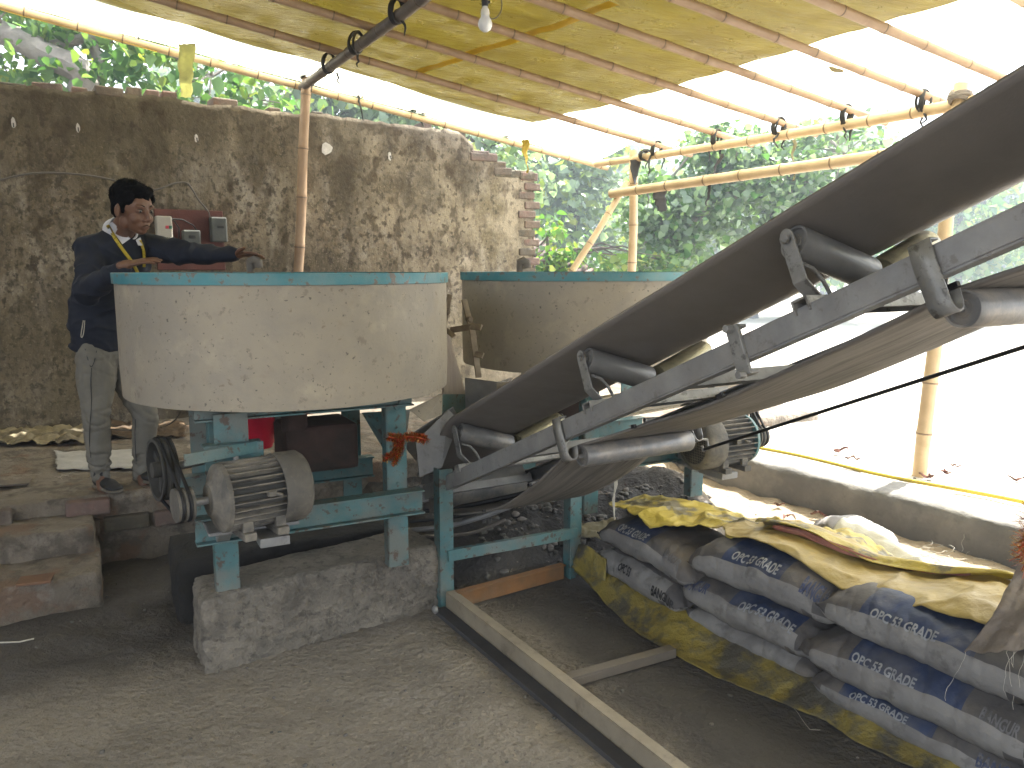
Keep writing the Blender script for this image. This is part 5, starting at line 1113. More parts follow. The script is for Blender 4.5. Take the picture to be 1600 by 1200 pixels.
# ------------------------------------------------------------------ trees
def leafmat(n, a, b, tr=.5): return mat(n, a, b, 1.2, .35, .65, rough=.38, trans=tr, tcol=(1.25, 1.3, .6), bump=0, island=.35)
LF1 = leafmat('leaf_green', (.12, .23, .07), (.08, .165, .06))
LF2 = leafmat('leaf_blue_green', (.20, .28, .21), (.15, .22, .17))  # base colour paled to carry the leaves' waxy reflections
LF3 = leafmat('leaf_dark', (.10, .155, .11), (.13, .20, .10))
LFY = leafmat('leaf_yellow_green', (.22, .28, .07), (.15, .23, .05))
def leaf_obj(name, C, size, mats, parent, seed, droop=.5, round_=.5, yfrac=.1):
    g = np.random.default_rng(seed); n = len(C); C = np.asarray(C)
    prof = np.array([(0, 0, 0), (.30, round_, .10), (.30, -round_, .10), (.72, round_ * .72, .04), (.72, -round_ * .72, .04), (1.08, 0, -.10), (.36, 0, -.03), (.75, 0, -.05)])
    tri = np.array([(0, 6, 1), (0, 2, 6), (6, 3, 1), (6, 7, 3), (2, 7, 6), (2, 4, 7), (7, 5, 3), (4, 5, 7)])
    az = g.uniform(0, 2 * np.pi, n); el = -droop + g.normal(0, .5, n); ro = g.normal(0, .7, n)
    d = np.stack([np.cos(az) * np.cos(el), np.sin(az) * np.cos(el), np.sin(el)], 1)
    s = np.stack([-np.sin(az), np.cos(az), np.zeros(n)], 1); u = np.cross(s, d) * -1
    s2 = s * np.cos(ro)[:, None] + u * np.sin(ro)[:, None]; u2 = -s * np.sin(ro)[:, None] + u * np.cos(ro)[:, None]
    k = size * np.clip(g.lognormal(-.08, .33, n), .35, 1.6)
    V = C[:, None, :] + k[:, None, None] * (prof[None, :, 0, None] * d[:, None, :] + prof[None, :, 1, None] * s2[:, None, :] + prof[None, :, 2, None] * u2[:, None, :])
    V = V.reshape(-1, 3); Fc = (tri[None] + (np.arange(n) * 8)[:, None, None]).reshape(-1, 3)
    me = bpy.data.meshes.new(name); me.vertices.add(len(V)); me.vertices.foreach_set('co', V.ravel()); me.loops.add(Fc.size); me.loops.foreach_set('vertex_index', Fc.ravel().astype(np.int32))
    me.polygons.add(len(Fc)); me.polygons.foreach_set('loop_start', (np.arange(len(Fc)) * 3).astype(np.int32)); me.polygons.foreach_set('loop_total', np.full(len(Fc), 3, np.int32)); me.update(calc_edges=True)
    o = link(name, me, parent, mats)
    if len(mats) > 1:
        mi = (g.random(n) < yfrac).astype(np.int32); me.polygons.foreach_set('material_index', np.repeat(mi, 8))
    return o
def tree(label, base, blobs, nclus, per, cs, size, mats, bark, trunks, seed, name='tree', group='trees behind the shed', rnd_=.5, droop=.5, yf=.1):
    g = np.random.default_rng(seed); e = empty(name, label, 'tree', group, loc=base)
    B = Vector(base); C = []; cl = []
    w = np.array([b[3] * b[4] * b[5] for b in blobs]) ** (2 / 3); w = w / w.sum()
    for i in range(int(nclus * .72)):
        b = blobs[g.choice(len(blobs), p=w)]; v = g.normal(0, 1, 3); v /= np.linalg.norm(v); rr = g.uniform(.25, 1) ** .5
        c = np.array([b[0] + v[0] * b[3] * rr, b[1] + v[1] * b[4] * rr, b[2] + v[2] * b[5] * rr]) - np.array(B); cl.append(c)
        m = int(per * g.uniform(.5, 1.5)); C.append(c + g.normal(0, cs * g.uniform(.6, 1.2), (m, 3)) * np.array([1, 1, .7]))
    leaf_obj('crown', np.concatenate(C), size, mats, e, seed, droop, rnd_, yf)
    mb = MB()
    for pts, r0, r1 in trunks:
        q = smooth_path([Vector(p) - B for p in pts], 5); mb.tube([p + Vector((.03 * nz(p, 1.5, seed), .03 * nz(p, 1.5, seed + 5), 0)) for p in q], [r0 + (r1 - r0) * i / (len(q) - 1) for i in range(len(q))], 9)
    tops = [Vector(pts[k]) - B for pts, _, _ in trunks for k in range(1, len(pts))]
    for c in cl[::3]:
        c = Vector(c); t = min(tops, key=lambda q: (q - c).length); mid = t.lerp(c, .5) + Vector((0, 0, .12 * (c - t).length)) + Vector(g.normal(0, .05, 3))
        mb.tube([t, mid, c], [min(.03, .012 + .012 * (c - t).length), .011, .005], 5, False)
    mb.build('trunk', bark, e); return e
def TP(px, py, Y): return tuple(P(px, py, Y))
# big leaved tree behind the wall at the left
Y = 8.6
tree('large leaved tree over the left end of the wall with a thick grey limb', (-6.2, Y, .2), [(-5.4, 8.8, 4.0, 1.3, .8, .75), (-4.4, 8.9, 3.75, 1.0, .8, .6), (-3.4, 9.0, 3.7, .9, .8, .55), (-6.6, 9.2, 4.7, 1.6, 1.0, 1.0), (-4.8, 9.6, 5.2, 1.8, 1.0, .9), (-2.9, 9.2, 3.35, .7, .6, .4)],
     420, 16, .17, .115, [LF1, LFY], BARKP, [([(-6.2, Y, .2), (-6.15, Y, 2), TP(125, 150, 8.5), TP(70, 85, 8.45), TP(0, 50, 8.5), TP(-80, 20, 8.6)], .16, .11), ([TP(125, 150, 8.5), TP(160, 100, 8.7), TP(120, 40, 8.8), TP(60, 0, 8.9)], .07, .04), ([TP(60, 80, 8.5), TP(150, 60, 8.7), TP(250, 75, 8.9), TP(330, 120, 9)], .06, .03), ([(-6.2, Y, 2), (-4.6, 9.2, 3.0), (-3.2, 9.2, 3.4)], .10, .04)], 1, 'broadleaf_tree', rnd_=.42, droop=.7, yf=.16)
def crown_px(lst, Y, dy):
    out = []
    for px, py, rx, ry in lst:
        c = P(px, py, Y); k = Y / F; out.append((c.x, c.y, c.z, rx * k, dy, ry * k))
    return out
Y = 12.5
tree('dark blue green tree behind the middle of the wall', (TP(600, 300, Y)[0], Y, .3), crown_px([(520, 190, 90, 60), (620, 190, 90, 55), (720, 225, 80, 55), (800, 260, 60, 60), (560, 120, 130, 60), (460, 110, 80, 70)], Y, .9), 300, 18, .22, .13, [LF2, LFY], BARK, [([(TP(600, 300, Y)[0], Y, .3), TP(600, 250, Y), TP(580, 170, Y)], .14, .07), ([TP(600, 250, Y), TP(700, 210, Y), TP(760, 230, Y)], .07, .03)], 2, 'broadleaf_tree', yf=.10)
Y = 16
tree('tree seen just past the broken end of the wall, straight dark trunk', (TP(898, 430, Y)[0], Y, .3), crown_px([(870, 300, 80, 70), (940, 330, 90, 70), (820, 330, 60, 80), (900, 240, 90, 40), (960, 400, 90, 40), (860, 400, 60, 40)], Y, 1.3), 420, 20, .24, .13, [LF2, LFY], BARK, [([(TP(898, 430, Y)[0], Y, .3), TP(898, 380, Y), TP(896, 290, Y), TP(905, 240, Y)], .13, .09), ([TP(845, 440, Y), TP(840, 380, Y), TP(835, 320, Y)], .08, .05)], 3, 'broadleaf_tree', yf=.22)
Y = 10.5
tree('round leaved tree behind the far drum with a pale crooked stem', (TP(1050, 470, Y)[0], Y, .3), crown_px([(1080, 330, 80, 60), (1150, 310, 90, 60), (1200, 270, 80, 50), (1300, 230, 90, 40), (1130, 230, 60, 40), (1260, 330, 60, 50), (1010, 330, 30, 60), (1040, 400, 60, 30)], Y, .9), 640, 22, .13, .078, [LF2, LF1, LFY][:2], BARKP, [([(TP(1056, 470, Y)[0], Y, .3), TP(1056, 425, Y), TP(1040, 375, Y), TP(1022, 335, Y), TP(1040, 290, Y)], .085, .05), ([TP(1040, 375, Y), TP(1120, 320, Y), TP(1220, 280, Y), TP(1320, 240, Y)], .045, .02)], 4, 'broadleaf_tree', rnd_=.58, yf=.35)
Y = 9.8
tree('low leafy shrub between the far drum rim and the bamboo brace', (TP(860, 440, Y)[0], Y, .3), crown_px([(858, 380, 22, 40), (880, 415, 45, 18), (1000, 412, 90, 14)], Y, .4), 70, 12, .11, .08, [LF1, LFY], BARK, [([(TP(860, 440, Y)[0], Y, .3), TP(858, 400, Y), TP(856, 370, Y)], .03, .015)], 5, 'shrub', group=None, yf=.3)
Y = 22
tree('pale hazy tree beyond the yard under the bamboo rail', (TP(1180, 440, Y)[0], Y, .3), crown_px([(1130, 380, 110, 50), (1230, 380, 110, 55), (1040, 330, 90, 70), (1330, 330, 90, 70), (1200, 300, 120, 50)], Y, 2), 480, 22, .34, .20, [LF2, LFY], BARK, [([(TP(1180, 440, Y)[0], Y, .3), TP(1180, 380, Y), TP(1190, 310, Y)], .14, .09)], 6, 'broadleaf_tree', yf=.15)
Y = 19
tree('sunlit yellow green tree at the right behind the belt', (TP(1500, 450, Y)[0], Y, .3), crown_px([(1500, 330, 60, 60), (1560, 380, 80, 40), (1430, 400, 90, 45), (1500, 400, 60, 40), (1340, 420, 80, 20), (1590, 300, 50, 50)], Y, 1.5), 360, 20, .24, .15, [LFY, LF1], BARK, [([(TP(1500, 450, Y)[0], Y, .3), TP(1500, 390, Y), TP(1500, 320, Y)], .1, .06)], 7, 'broadleaf_tree', yf=.5)
# tall far trees
def far_tree(label, px, Y, hpx, wpx, seed, m=LF3):
    b = P(px, 440, Y); k = Y / F; g = random.Random(seed); bl = []
    for i in range(8): bl.append((px + g.uniform(-wpx, wpx) * .5, 420 - hpx * g.uniform(.15, 1), wpx * g.uniform(.35, .6), hpx * g.uniform(.15, .28)))
    return tree(label, (b.x, Y, .3), crown_px(bl, Y, wpx * k * .5), 260, 20, .012 * Y, .0085 * Y, [m, LFY], BARK, [([(b.x, Y, .3), tuple(P(px, 420 - hpx * .4, Y)), tuple(P(px + 8, 420 - hpx * .8, Y))], .006 * Y, .003 * Y)], seed, 'forest_tree', 'tall hazy trees far behind', yf=.12)
for i, (px, Y, h, w, lab) in enumerate([(1430, 30, 190, 110, 'tall blue hazy tree above the belt at the right, left of the post'), (1570, 32, 240, 110, 'tall blue hazy tree at the right photo edge above the channel'),
    (1290, 38, 190, 110, 'tall hazy tree behind the round leaved tree'), (1130, 40, 150, 120, 'far tree directly above the bamboo rail'), (960, 36, 190, 110, 'far tree behind the back post'), (830, 30, 170, 90, 'far tall tree past the wall end'),
    (640, 30, 260, 100, 'far tree above the wall centre'), (330, 26, 300, 110, 'far tree behind the large leaved tree')]):
    far_tree(lab, px, Y, h, w, 20 + i, LF3 if i % 2 else LF2)
# small tiled roof beyond the wall
sh = empty('shed', 'low brown tiled shed roof seen past the broken wall end', 'shed', loc=(0, 0, 0))
a, b, c, d = P(820, 368, 12), P(925, 428, 9.5), P(905, 432, 9.4), P(800, 385, 11.9); mb = MB(); quadplate(mb, [a, b, c + Vector((-.1, -.2, -.1)), d + Vector((-.1, -.2, -.1))], .05)
for k in range(14):
    t = k / 13; mb.tube([a.lerp(b, t) + Vector((0, 0, .04)), (d.lerp(c, t)) + Vector((-.1, -.2, -.06))], .035, 8)
mb.build('roof', mat('roof_tiles', (.12, .085, .07), (.07, .055, .05), 4, rough=.9, bump=.5), sh)
mb = MB(); mb.bar(d + Vector((.1, .1, -.1)), c + Vector((.1, .1, -.1)), .1, .16); 
for t in (.1, .9): q = d.lerp(c, t) + Vector((.1, .2, -.15)); mb.bar(q, (q.x, q.y, .2), .1, .1, (0, 1, 0))
mb.build('posts', BARK, sh)
# ------------------------------------------------------------------ the man
class Blob:
    def __init__(s): s.mb = MB()
    def ell(s, c, r, ax=None, seg=20):
        M = Matrix.Translation(Vector(c)) @ ((ax.to_4x4() if ax is not None else Matrix.Identity(4))) @ Matrix.Diagonal((*r, 1)); n = seg // 2
        prof = [(math.sin(math.pi * i / n) if 0 < i < n else 1e-4, -math.cos(math.pi * i / n)) for i in range(n + 1)]; s.mb.lathe(prof, M, seg)
    def cap(s, p0, p1, r0, r1, n=None, fl=None):
        p0, p1 = Vector(p0), Vector(p1); L = (p1 - p0).length; n = n or max(2, int(L / (min(r0, r1) * .35)))
        M = axisM(p0, p1 - p0).to_3x3(); k = 6; prof = []
        for i in range(k + 1): a = math.pi / 2 * i / k; prof.append((max(1e-4, r0 * math.sin(a)), -r0 * math.cos(a)))
        for i in range(1, k + 1): a = math.pi / 2 * (1 - i / k); prof.append((max(1e-4, r1 * math.sin(a)), L + r1 * math.cos(a))) if i else None
        prof.insert(k + 1, (r1, L)); s.mb.lathe(prof, axisM(p0, p1 - p0), 18)
    def chain(s, pts, rs_):
        for i in range(len(pts) - 1): s.cap(pts[i], pts[i + 1], rs_[i], rs_[i + 1])
    def tube_ell(s, pts, radii, ax):
        # chain of flattened ellipsoids, interpolated
        for i in range(len(pts) - 1):
            for k in range(7):
                t = k / 6; s.ell(Vector(pts[i]).lerp(Vector(pts[i + 1]), t), [radii[i][j] + (radii[i + 1][j] - radii[i][j]) * t for j in range(3)], ax)
    def build(s, name, m, parent, vox, smooth=4, disp=None, fac=.5):
        me = bpy.data.meshes.new('tmp'); me.from_pydata(s.mb.v, [], s.mb.f); o = bpy.data.objects.new('tmp', me); S.collection.objects.link(o)
        bm = bmesh.new(); bm.from_mesh(me); bmesh.ops.remove_doubles(bm, verts=bm.verts, dist=2e-4); bmesh.ops.recalc_face_normals(bm, faces=bm.faces); bm.to_mesh(me); bm.free()
        md = o.modifiers.new('r', 'REMESH'); md.mode = 'VOXEL'; md.voxel_size = vox; md.use_smooth_shade = True
        ms = o.modifiers.new('s', 'SMOOTH'); ms.iterations = smooth; ms.factor = fac
        dg = bpy.context.evaluated_depsgraph_get(); m2 = bpy.data.meshes.new_from_object(o.evaluated_get(dg)); bpy.data.objects.remove(o); m2.name = name
        if disp:
            ns = [v.normal.copy() for v in m2.vertices]
            for v, n in zip(m2.vertices, ns): v.co = v.co + n * disp(v.co)
        for p in m2.polygons: p.use_smooth = True
        return link(name, m2, parent, m if isinstance(m, list) else [m])
SKIN = mat('skin', (.175, .092, .058), (.14, .07, .043), 14, rough=.5, bump=.05, sss=.1)
HAIR = mat('hair', (.003, .003, .0035), (.006, .0055, .0055), 60, rough=.85, spec=.1, bump=.3, bscale=200)
NAVY = mat('navy_knit', (.010, .013, .024), (.016, .020, .035), 5, rough=.9, bump=.25, bscale=160, bdist=.003)
TROU = mat('grey_olive_trousers', (.20, .19, .165), (.155, .148, .13), 5, rough=.9, bump=.3, bscale=50, bdist=.005)
SHIRT = mat('white_shirt', (.62, .62, .66), rough=.8, bump=.1)
YLAN = mat('yellow_lanyard', (.50, .38, .03), (.42, .31, .03), rough=.6, layers=[((.02, .02, .02), 60, .58, .62, .8)])
SHOE = mat('dark_shoe', (.018, .018, .02), (.03, .03, .032), rough=.7); SOLE = mat('shoe_sole', (.16, .145, .12), rough=.8)
EYEW = mat('eye_white', (.13, .115, .10), rough=.25, bump=0); EYEB = mat('eye_dark', (.010, .007, .005), rough=.15, bump=0); LIP = mat('lip', (.10, .045, .035), rough=.9, bump=0)
FA = Vector((.80, -.60, 0)).normalized(); LA = Vector((0, 0, 1)).cross(FA)      # torso facing, his left
TA = Matrix((FA, LA, Vector((0, 0, 1)))).transposed()
hipR, hipL = P(150, 552, 4.40), P(186, 552, 4.56); kneeR, kneeL = P(151, 652, 4.34), P(228, 650, 4.52); ankR, ankL = P(158, 742, 4.42), P(222, 738, 4.58)
pel = P(160, 535, 4.47); bel = P(157, 480, 4.46); che = P(178, 415, 4.40); nb = P(188, 366, 4.37)
shR, shL = P(142, 392, 4.28), P(226, 386, 4.50); elR, elL = P(138, 456, 4.08), P(298, 397, 4.40); wrR, wrL = P(190, 419, 3.88), P(366, 398, 4.27)
person = empty('person', 'man in navy pullover and grey trousers leaning over the near drum, hands palm down', 'person', loc=(P(180, 765, 4.45).x, 4.45, .39))
PO = person.location.copy()
def L_(p): return Vector(p) - PO
# head frame
HF = Vector((.90, -.43, -.20)).normalized(); HL = Vector((0, 0, 1)).cross(HF).normalized(); HL = (HL + Vector((0, 0, .04))).normalized(); HU = HF.cross(HL); HK = 1.10
HC = P(208, 331, 4.25)
HM = Matrix((HF, HL, HU)).transposed().to_4x4(); HM.translation = HC - PO; HM = HM @ Matrix.Scale(HK, 4)
def hd(x, y, z): return HM @ Vector((x, y, z))
h3 = HM.to_3x3()
bd = Blob()
def he(x, y, z, a, b, c): bd.ell(hd(x, y, z), (a, b, c), h3)
he(-.012, 0, .040, .096, .076, .085); he(.012, 0, .035, .080, .071, .075); he(.030, 0, -.03, .060, .055, .065); he(.055, 0, -.078, .027, .026, .020); he(.02, 0, -.062, .045, .045, .028)
for s in (-1, 1):
    he(.055, s * .034, -.022, .028, .026, .028); he(.0, s * .046, -.05, .030, .018, .034); he(.078, s * .026, .038, .016, .024, .009)
    he(-.010, s * .077, .002, .020, .011, .031); he(-.004, s * .080, .010, .012, .010, .02)
    he(.094, s * .012, -.026, .011, .008, .008); he(.074, s * .031, .016, .013, .015, .010)
bd.cap(hd(.086, 0, .026), hd(.107, 0, -.018), .0085, .0125); he(.104, 0, -.020, .012, .011, .010); he(.085, 0, -.052, .012, .026, .0075); he(.082, 0, -.064, .012, .022, .008); he(.07, 0, -.05, .02, .035, .022)
bd.cap(hd(-.03, 0, -.04), L_(nb), .058, .062); bd.cap(L_(nb), L_(che), .062, .09)
bd.tube_ell([L_(che), L_(bel), L_(pel)], [(.10, .14, .14), (.10, .13, .14), (.10, .14, .10)], TA)
bd.chain([L_(nb) + Vector((0, 0, -.04)), L_(shR)], [.055, .05]); bd.chain([L_(nb) + Vector((0, 0, -.04)), L_(shL)], [.055, .05])
bd.chain([L_(shR), L_(elR), L_(wrR)], [.045, .036, .024]); bd.chain([L_(shL), L_(elL), L_(wrL)], [.045, .036, .024])
for a, b, c in ((hipR, kneeR, ankR), (hipL, kneeL, ankL)): bd.chain([L_(a), L_(b), L_(c)], [.07, .048, .034]); bd.cap(L_(c), L_(c) + Vector((.03, -.05, -.06)), .034, .03)
def hand(w, d, side, thumb, palm_n, curl, L=.175):
    """w wrist, d finger direction, side = towards the little finger, palm_n = away from the palm (back of hand)"""
    d = Vector(d).normalized(); side = Vector(side); side = (side - d * side.dot(d)).normalized(); n = d.cross(side); n = n if n.dot(Vector(palm_n)) > 0 else -n
    k = L / .18; w = Vector(w); ax = Matrix((d, side, n)).transposed()
    bd.cap(w - d * .02, w + d * .015, .024 * k, .022 * k); bd.ell(w + d * .045 * k, (.045 * k, .037 * k, .014 * k), ax); bd.ell(w + d * .06 * k, (.035 * k, .041 * k, .012 * k), ax)
    for i, (o_, ln, r) in enumerate([(-.031, .068, .0088), (-.0105, .077, .009), (.0105, .071, .0087), (.031, .055, .0078)]):
        p = w + d * (.082 - abs(o_) * .25) * k + side * o_ * k; dd = (d + side * o_ * 2.0).normalized(); cu = curl[i]; pts = [p - dd * .02 * k]; rs_ = [r * k * 1.05]; q = p
        for j, fr_ in enumerate((.45, .32, .23)):
            pts.append(q); rs_.append(r * k * (1.05 - .08 * j)); dd = (dd * math.cos(cu) - n * math.sin(cu)).normalized(); q = q + dd * ln * fr_ * k
        pts.append(q); rs_.append(r * k * .75); bd.chain(pts, rs_)
    t0 = w + d * .018 * k - side * .022 * k; td = (d * .75 - side * .75 - n * thumb).normalized(); bd.chain([t0, t0 + td * .035 * k, t0 + td * .035 * k + (td + d * .5).normalized() * .030 * k, t0 + td * .035 * k + (td + d * .6).normalized() * .055 * k], [.014 * k, .0115 * k, .0105 * k, .008 * k])
wr1 = P(196, 414, 3.87); hand(L_(wr1), P(245, 403, 3.92) - wr1, Vector((.1, -.9, -.25)), .15, (0, -.2, 1), (.10, .13, .16, .2), .185)
wr2 = P(371, 397, 4.26); hand(L_(wr2), P(424, 397, 4.20) - wr2, Vector((.1, .9, -.15)), -.25, (0, -.1, 1), (.06, .12, .15, .1), .19)
body = bd.build('body', SKIN, person, .0042, 3, fac=.45)
mb = MB()
for s in (-1, 1):
    mb.lathe([(1e-4, -.0115), (.0085, -.008), (.0115, 0), (.0085, .008), (1e-4, .0115)], axisM(hd(.0775, s * .030, .0155), HF), 16, 0)
    mb.lathe([(1e-4, .0125), (.0050, .0120), (.0058, .0100), (1e-4, .009)], axisM(hd(.0785, s * .030, .0145), HF + HL * .05), 14, 1)
mb.build('eyes', [EYEW, EYEB], person)
mb = MB()
for s in (-1, 1):
    pts = [hd(.0925 - .022 * t * t, s * (.014 + .032 * t), .0385 + .005 * math.sin(t * 2.2)) for t in [k / 6 for k in range(7)]]; mb.tube(pts, [.0018, .0028, .0032, .003, .0026, .002, .001], 8)
    pts = [hd(.0905 - .013 * t, s * (.019 + .024 * t), .0205 + .004 * math.sin(t * 3.1)) for t in [k / 6 for k in range(7)]]; mb.tube(pts, .0016, 6)
mb.tube([hd(.0955, t, -.0485 - abs(t) * .16 + (.002 if abs(t) < .003 else 0)) for t in [-.024, -.016, -.008, 0, .008, .016, .024]], [.0008, .0016, .002, .0014, .002, .0016, .0008], 8)
mb.build('eyebrows', HAIR, person)
mb = MB(); mb.tube([hd(.0935 - 9 * t * t, t, -.0595) for t in [-.022, -.014, -.006, 0, .006, .014, .022]], [.001, .002, .0024, .0026, .0024, .002, .001], 8); mb.build('lips', LIP, person)
hb = Blob()
def hh(x, y, z, a, b, c): hb.ell(hd(x, y, z), (a * 1.06, b * 1.06, c * 1.06), h3)
hh(-.032, 0, .062, .088, .078, .082); hh(-.010, 0, .083, .088, .068, .052); hh(.052, 0, .106, .040, .052, .026); hh(-.066, 0, .01, .042, .058, .06)
for s in (-1, 1): hh(-.005, s * .055, .055, .055, .024, .045); hh(.030, s * .056, .07, .035, .018, .032); hb.cap(hd(.012, s * .073, .035), hd(.016, s * .071, .0), .012, .006)
hair = hb.build('hair', HAIR, person, .005, 3, lambda p: .006 * fr(p, 28, 3, 3) + .005 * abs(nz(p, 60, 2)))
mb = MB(); rh = random.Random(4); hv = [(v.co.copy(), v.normal.copy()) for v in hair.data.vertices]
for k in range(2600):
    p, n = rh.choice(hv)
    if (h3.inverted() @ n).z < -.1: continue
    s = n.cross(Vector((rh.gauss(0, 1), rh.gauss(0, 1), rh.gauss(0, 1)))).normalized(); d = (n * .55 + s.cross(n) * rh.uniform(-.6, .6) + HF * .45).normalized(); w = s * .0009; q = p + d * rh.uniform(.006, .015)
    mb.add([p - w, p + w, q], [(0, 1, 2)])
mb.build('hair_strands', HAIR, hair)
# pullover
sw = Blob(); nk = L_(nb)
sw.tube_ell([nk + Vector((0, 0, -.075)), L_(che), L_(bel), L_(pel) + Vector((0, 0, -.01))], [(.105, .16, .07), (.145, .19, .14), (.145, .165, .14), (.145, .165, .06)], TA)
sw.chain([nk + Vector((0, 0, -.06)) - LA * .05, L_(shR)], [.075, .078]); sw.chain([nk + Vector((0, 0, -.055)) + LA * .05, L_(shL)], [.07, .075])
sw.chain([L_(shR), L_(elR), L_(wrR)], [.078, .062, .036]); sw.chain([L_(shL), L_(shL).lerp(L_(elL), .5), L_(elL), L_(wrL)], [.078, .070, .058, .040])
sw.cap(L_(wrL) - (wrL - elL).normalized() * .03, L_(wrL), .043, .041)
def swd(p):
    d = .010 * fr(p, 5.5, 2, 3) + .010 * max(0, 1 - 4 * abs(nz((p.x, p.y, p.z * 1.6), 6, 9))) ** 2; 
    for a, b in ((L_(shL), L_(wrL)), (L_(shR), L_(elR)), (L_(elR), L_(wrR))):
        ab = b - a; t = (p - a).dot(ab) / ab.length_squared
        if 0 < t < 1 and (p - a - ab * t).length < .1: d += .006 * math.sin(t * 26 + 2.5 * nz(p, 7, 1) * 2 + p.z * 12) * (.4 + .6 * t) * math.sin(math.pi * t)
    d += .006 * nz((p.x * .5, p.y * .5, p.z * 3), 5, 4); return d
sweater = sw.build('pullover', NAVY, person, .007, 6, swd)
mb = MB(); hem = L_(pel) if 0 else L_(pel) + Vector((0, 0, -.035)); pts = [hem + FA * math.cos(a) * .145 + LA * math.sin(a) * .163 + Vector((0, 0, .006 * math.sin(a * 5))) for a in [2 * math.pi * k / 36 for k in range(37)]]; mb.tube(pts, .010, 8, False); 
# trousers
tr = Blob()
tr.tube_ell([L_(pel), (L_(hipR) + L_(hipL)) / 2], [(.135, .158, .07), (.13, .155, .09)], TA)
tr.chain([L_(hipR), L_(hipR).lerp(L_(kneeR), .4), L_(kneeR), L_(kneeR).lerp(L_(ankR), .5), L_(ankR)], [.108, .100, .074, .068, .058]); tr.chain([L_(hipL), L_(hipL).lerp(L_(kneeL), .4), L_(kneeL), L_(kneeL).lerp(L_(ankL), .5), L_(ankL)], [.104, .095, .072, .065, .056])
def trd(p):
    z = p.z; k = math.exp(-((z - .12) / .10) ** 2) + .6 * math.exp(-((z - .45) / .08) ** 2) + .5 * math.exp(-((z - .80) / .1) ** 2)
    return -.012 * (k + .25) * max(0, 1 - 3.2 * abs(nz((p.x * 1.2 + p.z * .8, p.y * 1.2, p.z * 2.4), 7, 2))) ** 1.3 + .009 * k * nz((p.x * .8 + p.z * .6, p.y * .8, p.z * 3.2), 11, 2) + .009 * fr((p.x * 1.6, p.y * 1.6, p.z * .7), 6, 6, 3)
trou = tr.build('trousers', TROU, person, .007, 4, trd)
for i, (c, fd) in enumerate(((ankR, Vector((.80, -.6, 0))), (ankL, Vector((.85, -.5, 0))))):
    fd.normalize(); sd_ = Vector((0, 0, 1)).cross(fd); ax = Matrix((fd, sd_, Vector((0, 0, 1)))).transposed(); b = L_(c); z0 = .018; f = Blob()
    b = Vector((b.x, b.y, 0)); f.ell(b + Vector((0, 0, z0 + .035)) - fd * .01, (.062, .040, .042), ax); f.ell(b + fd * .075 + Vector((0, 0, z0 + .026)), (.085, .043, .032), ax); f.ell(b + fd * .14 + Vector((0, 0, z0 + .018)), (.055, .045, .022), ax); f.cap(b + Vector((0, 0, z0 + .05)), b + Vector((0, 0, z0 + .09)), .042, .044)
    sh_ = f.build('shoe', SHOE, person, .006, 3)
    f = Blob(); f.ell(b + Vector((0, 0, z0)) - fd * .01, (.066, .043, .017), ax); f.ell(b + fd * .07 + Vector((0, 0, z0)), (.09, .046, .017), ax); f.ell(b + fd * .14 + Vector((0, 0, z0)), (.062, .048, .016), ax); f.build('sole', SOLE, sh_, .006, 2)
# shirt collar, lanyard: draped on the pullover
from mathutils.bvhtree import BVHTree
def bvh(objs):
    V = []; Fq = []
    for o in objs: b = len(V); V += [v.co + PO for v in o.data.vertices]; Fq += [[i + b for i in p.vertices] for p in o.data.polygons]
    return BVHTree.FromPolygons(V, Fq)
bt = bvh([sweater]); CAMP = Vector((0, 0, H))
def on_body(px, py, off=.006):
    r = ray(px, py).normalized(); h = bt.ray_cast(CAMP, r)
    if h[0] is None: return P(px, py, 4.25) - PO
    n = h[1] if h[1].dot(r) < 0 else -h[1]; return h[0] + n * off - PO
def strap(name, pix, w, m, off=.006, n=5):
    pts = smooth_path([on_body(x, y, off) for x, y in pix], n); vs = []; fs = []
    for i, p in enumerate(pts):
        t = (pts[min(i + 1, len(pts) - 1)] - pts[max(i - 1, 0)]).normalized(); view = (p + PO - CAMP).normalized(); s = t.cross(view).normalized() * w / 2; vs += [p - s, p + s]
    fs = [(2 * i, 2 * i + 1, 2 * i + 3, 2 * i + 2) for i in range(len(pts) - 1)]
    mb = MB(); mb.add(vs, fs, 0, True); o = mb.build(name, m, person); md = o.modifiers.new('s', 'SOLIDIFY'); md.thickness = .003; md.offset = 0; return o
mb = MB(); nc = hd(-.03, 0, -.04).lerp(nk, .72); ndir = (hd(-.03, 0, -.04) - nk).normalized()
prof = [(.070, -.035), (.068, .0), (.066, .022), (.070, .026), (.075, .02), (.082, -.012), (.092, -.03)]
mb.lathe(prof, axisM(nc, ndir, FA), 40); mb.v = [tuple(Vector(v) + ndir * (.022 * -(max(0, ((Vector(v) - nc).normalized().dot(FA)))))) for v in mb.v]
o = mb.build('shirt_collar', SHIRT, person)
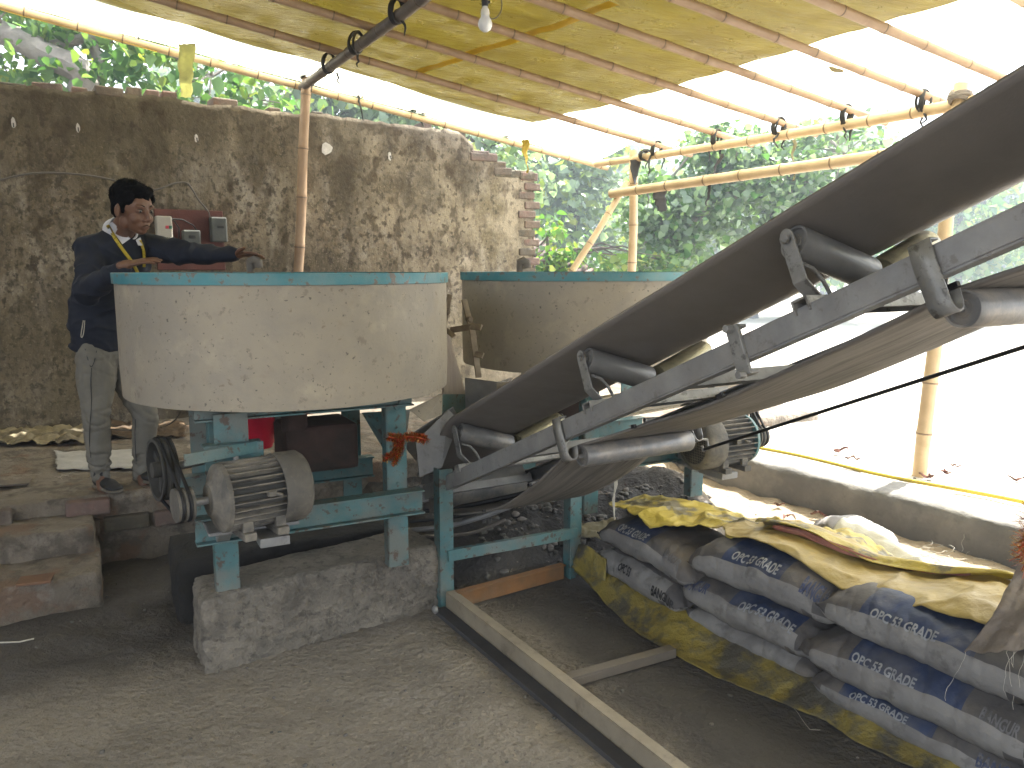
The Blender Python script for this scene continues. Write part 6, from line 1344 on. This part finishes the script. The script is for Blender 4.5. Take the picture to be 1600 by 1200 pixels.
def flap_(pix, off=.012):
    c = [on_body(x, y, off) for x, y in pix]; mb = MB(); mb.add(c, [tuple(range(len(c)))], 0); o = mb.build('collar_flap', SHIRT, person); md = o.modifiers.new('s', 'SOLIDIFY'); md.thickness = .006; md.offset = 0
flap_([(170, 349), (176, 347), (185, 356), (196, 369), (203, 375), (190, 382), (178, 367)]); flap_([(211, 377), (218, 374), (221, 384), (214, 384)])
strap('lanyard', [(168, 352), (173, 364), (181, 377), (192, 392), (203, 408), (212, 424)], .017, YLAN, .016); strap('lanyard', [(217, 378), (221, 388), (222, 400), (222, 416)], .015, YLAN, .014)
bt2 = bvh([trou])
def on_tr(px, py):
    r = ray(px, py).normalized(); h = bt2.ray_cast(CAMP, r); return None if h[0] is None else h[0] - r * .002 - PO
for pix in ([(143, 575), (142, 600), (143, 630), (141, 660), (140, 690), (142, 715)], [(212, 655), (211, 680), (212, 705), (213, 725)], [(133, 545), (137, 560), (142, 573), (147, 566), (151, 548)]):
    q = [p for p in (on_tr(*a) for a in pix) if p is not None]
    if len(q) > 2: mb = MB(); mb.tube(smooth_path(q), .0022, 5); mb.build('seam', SHOE, trou)
mb = MB(); mb.tube(smooth_path([on_body(131, 500, .006), on_body(129, 512, .006), on_body(128, 524, .01), on_body(130, 526, .01), on_body(132, 518, .008), on_body(133, 500, .006)]), .0025, 6); mb.build('drawstring', THREAD, person)
# ------------------------------------------------------------------ air
hz = bpy.data.meshes.new('haze'); bm = bmesh.new(); bmesh.ops.create_cube(bm, size=1)
for v in bm.verts: v.co = Vector((v.co.x * 640 + 20, v.co.y * 520 + 190, v.co.z * 30 + 13.5))
bm.to_mesh(hz); bm.free(); ho = bpy.data.objects.new('haze', hz); S.collection.objects.link(ho); ho['kind'] = 'stuff'
hm = bpy.data.materials.new('haze'); hm.use_nodes = True; n_ = hm.node_tree.nodes; n_.remove(n_['Principled BSDF']); vp = n_.new('ShaderNodeVolumePrincipled'); vp.inputs['Color'].default_value = (.72, .84, 1, 1); vp.inputs['Density'].default_value = .015; vp.inputs['Anisotropy'].default_value = .3
hm.node_tree.links.new(vp.outputs[0], n_['Material Output'].inputs['Volume']); hz.materials.append(hm)
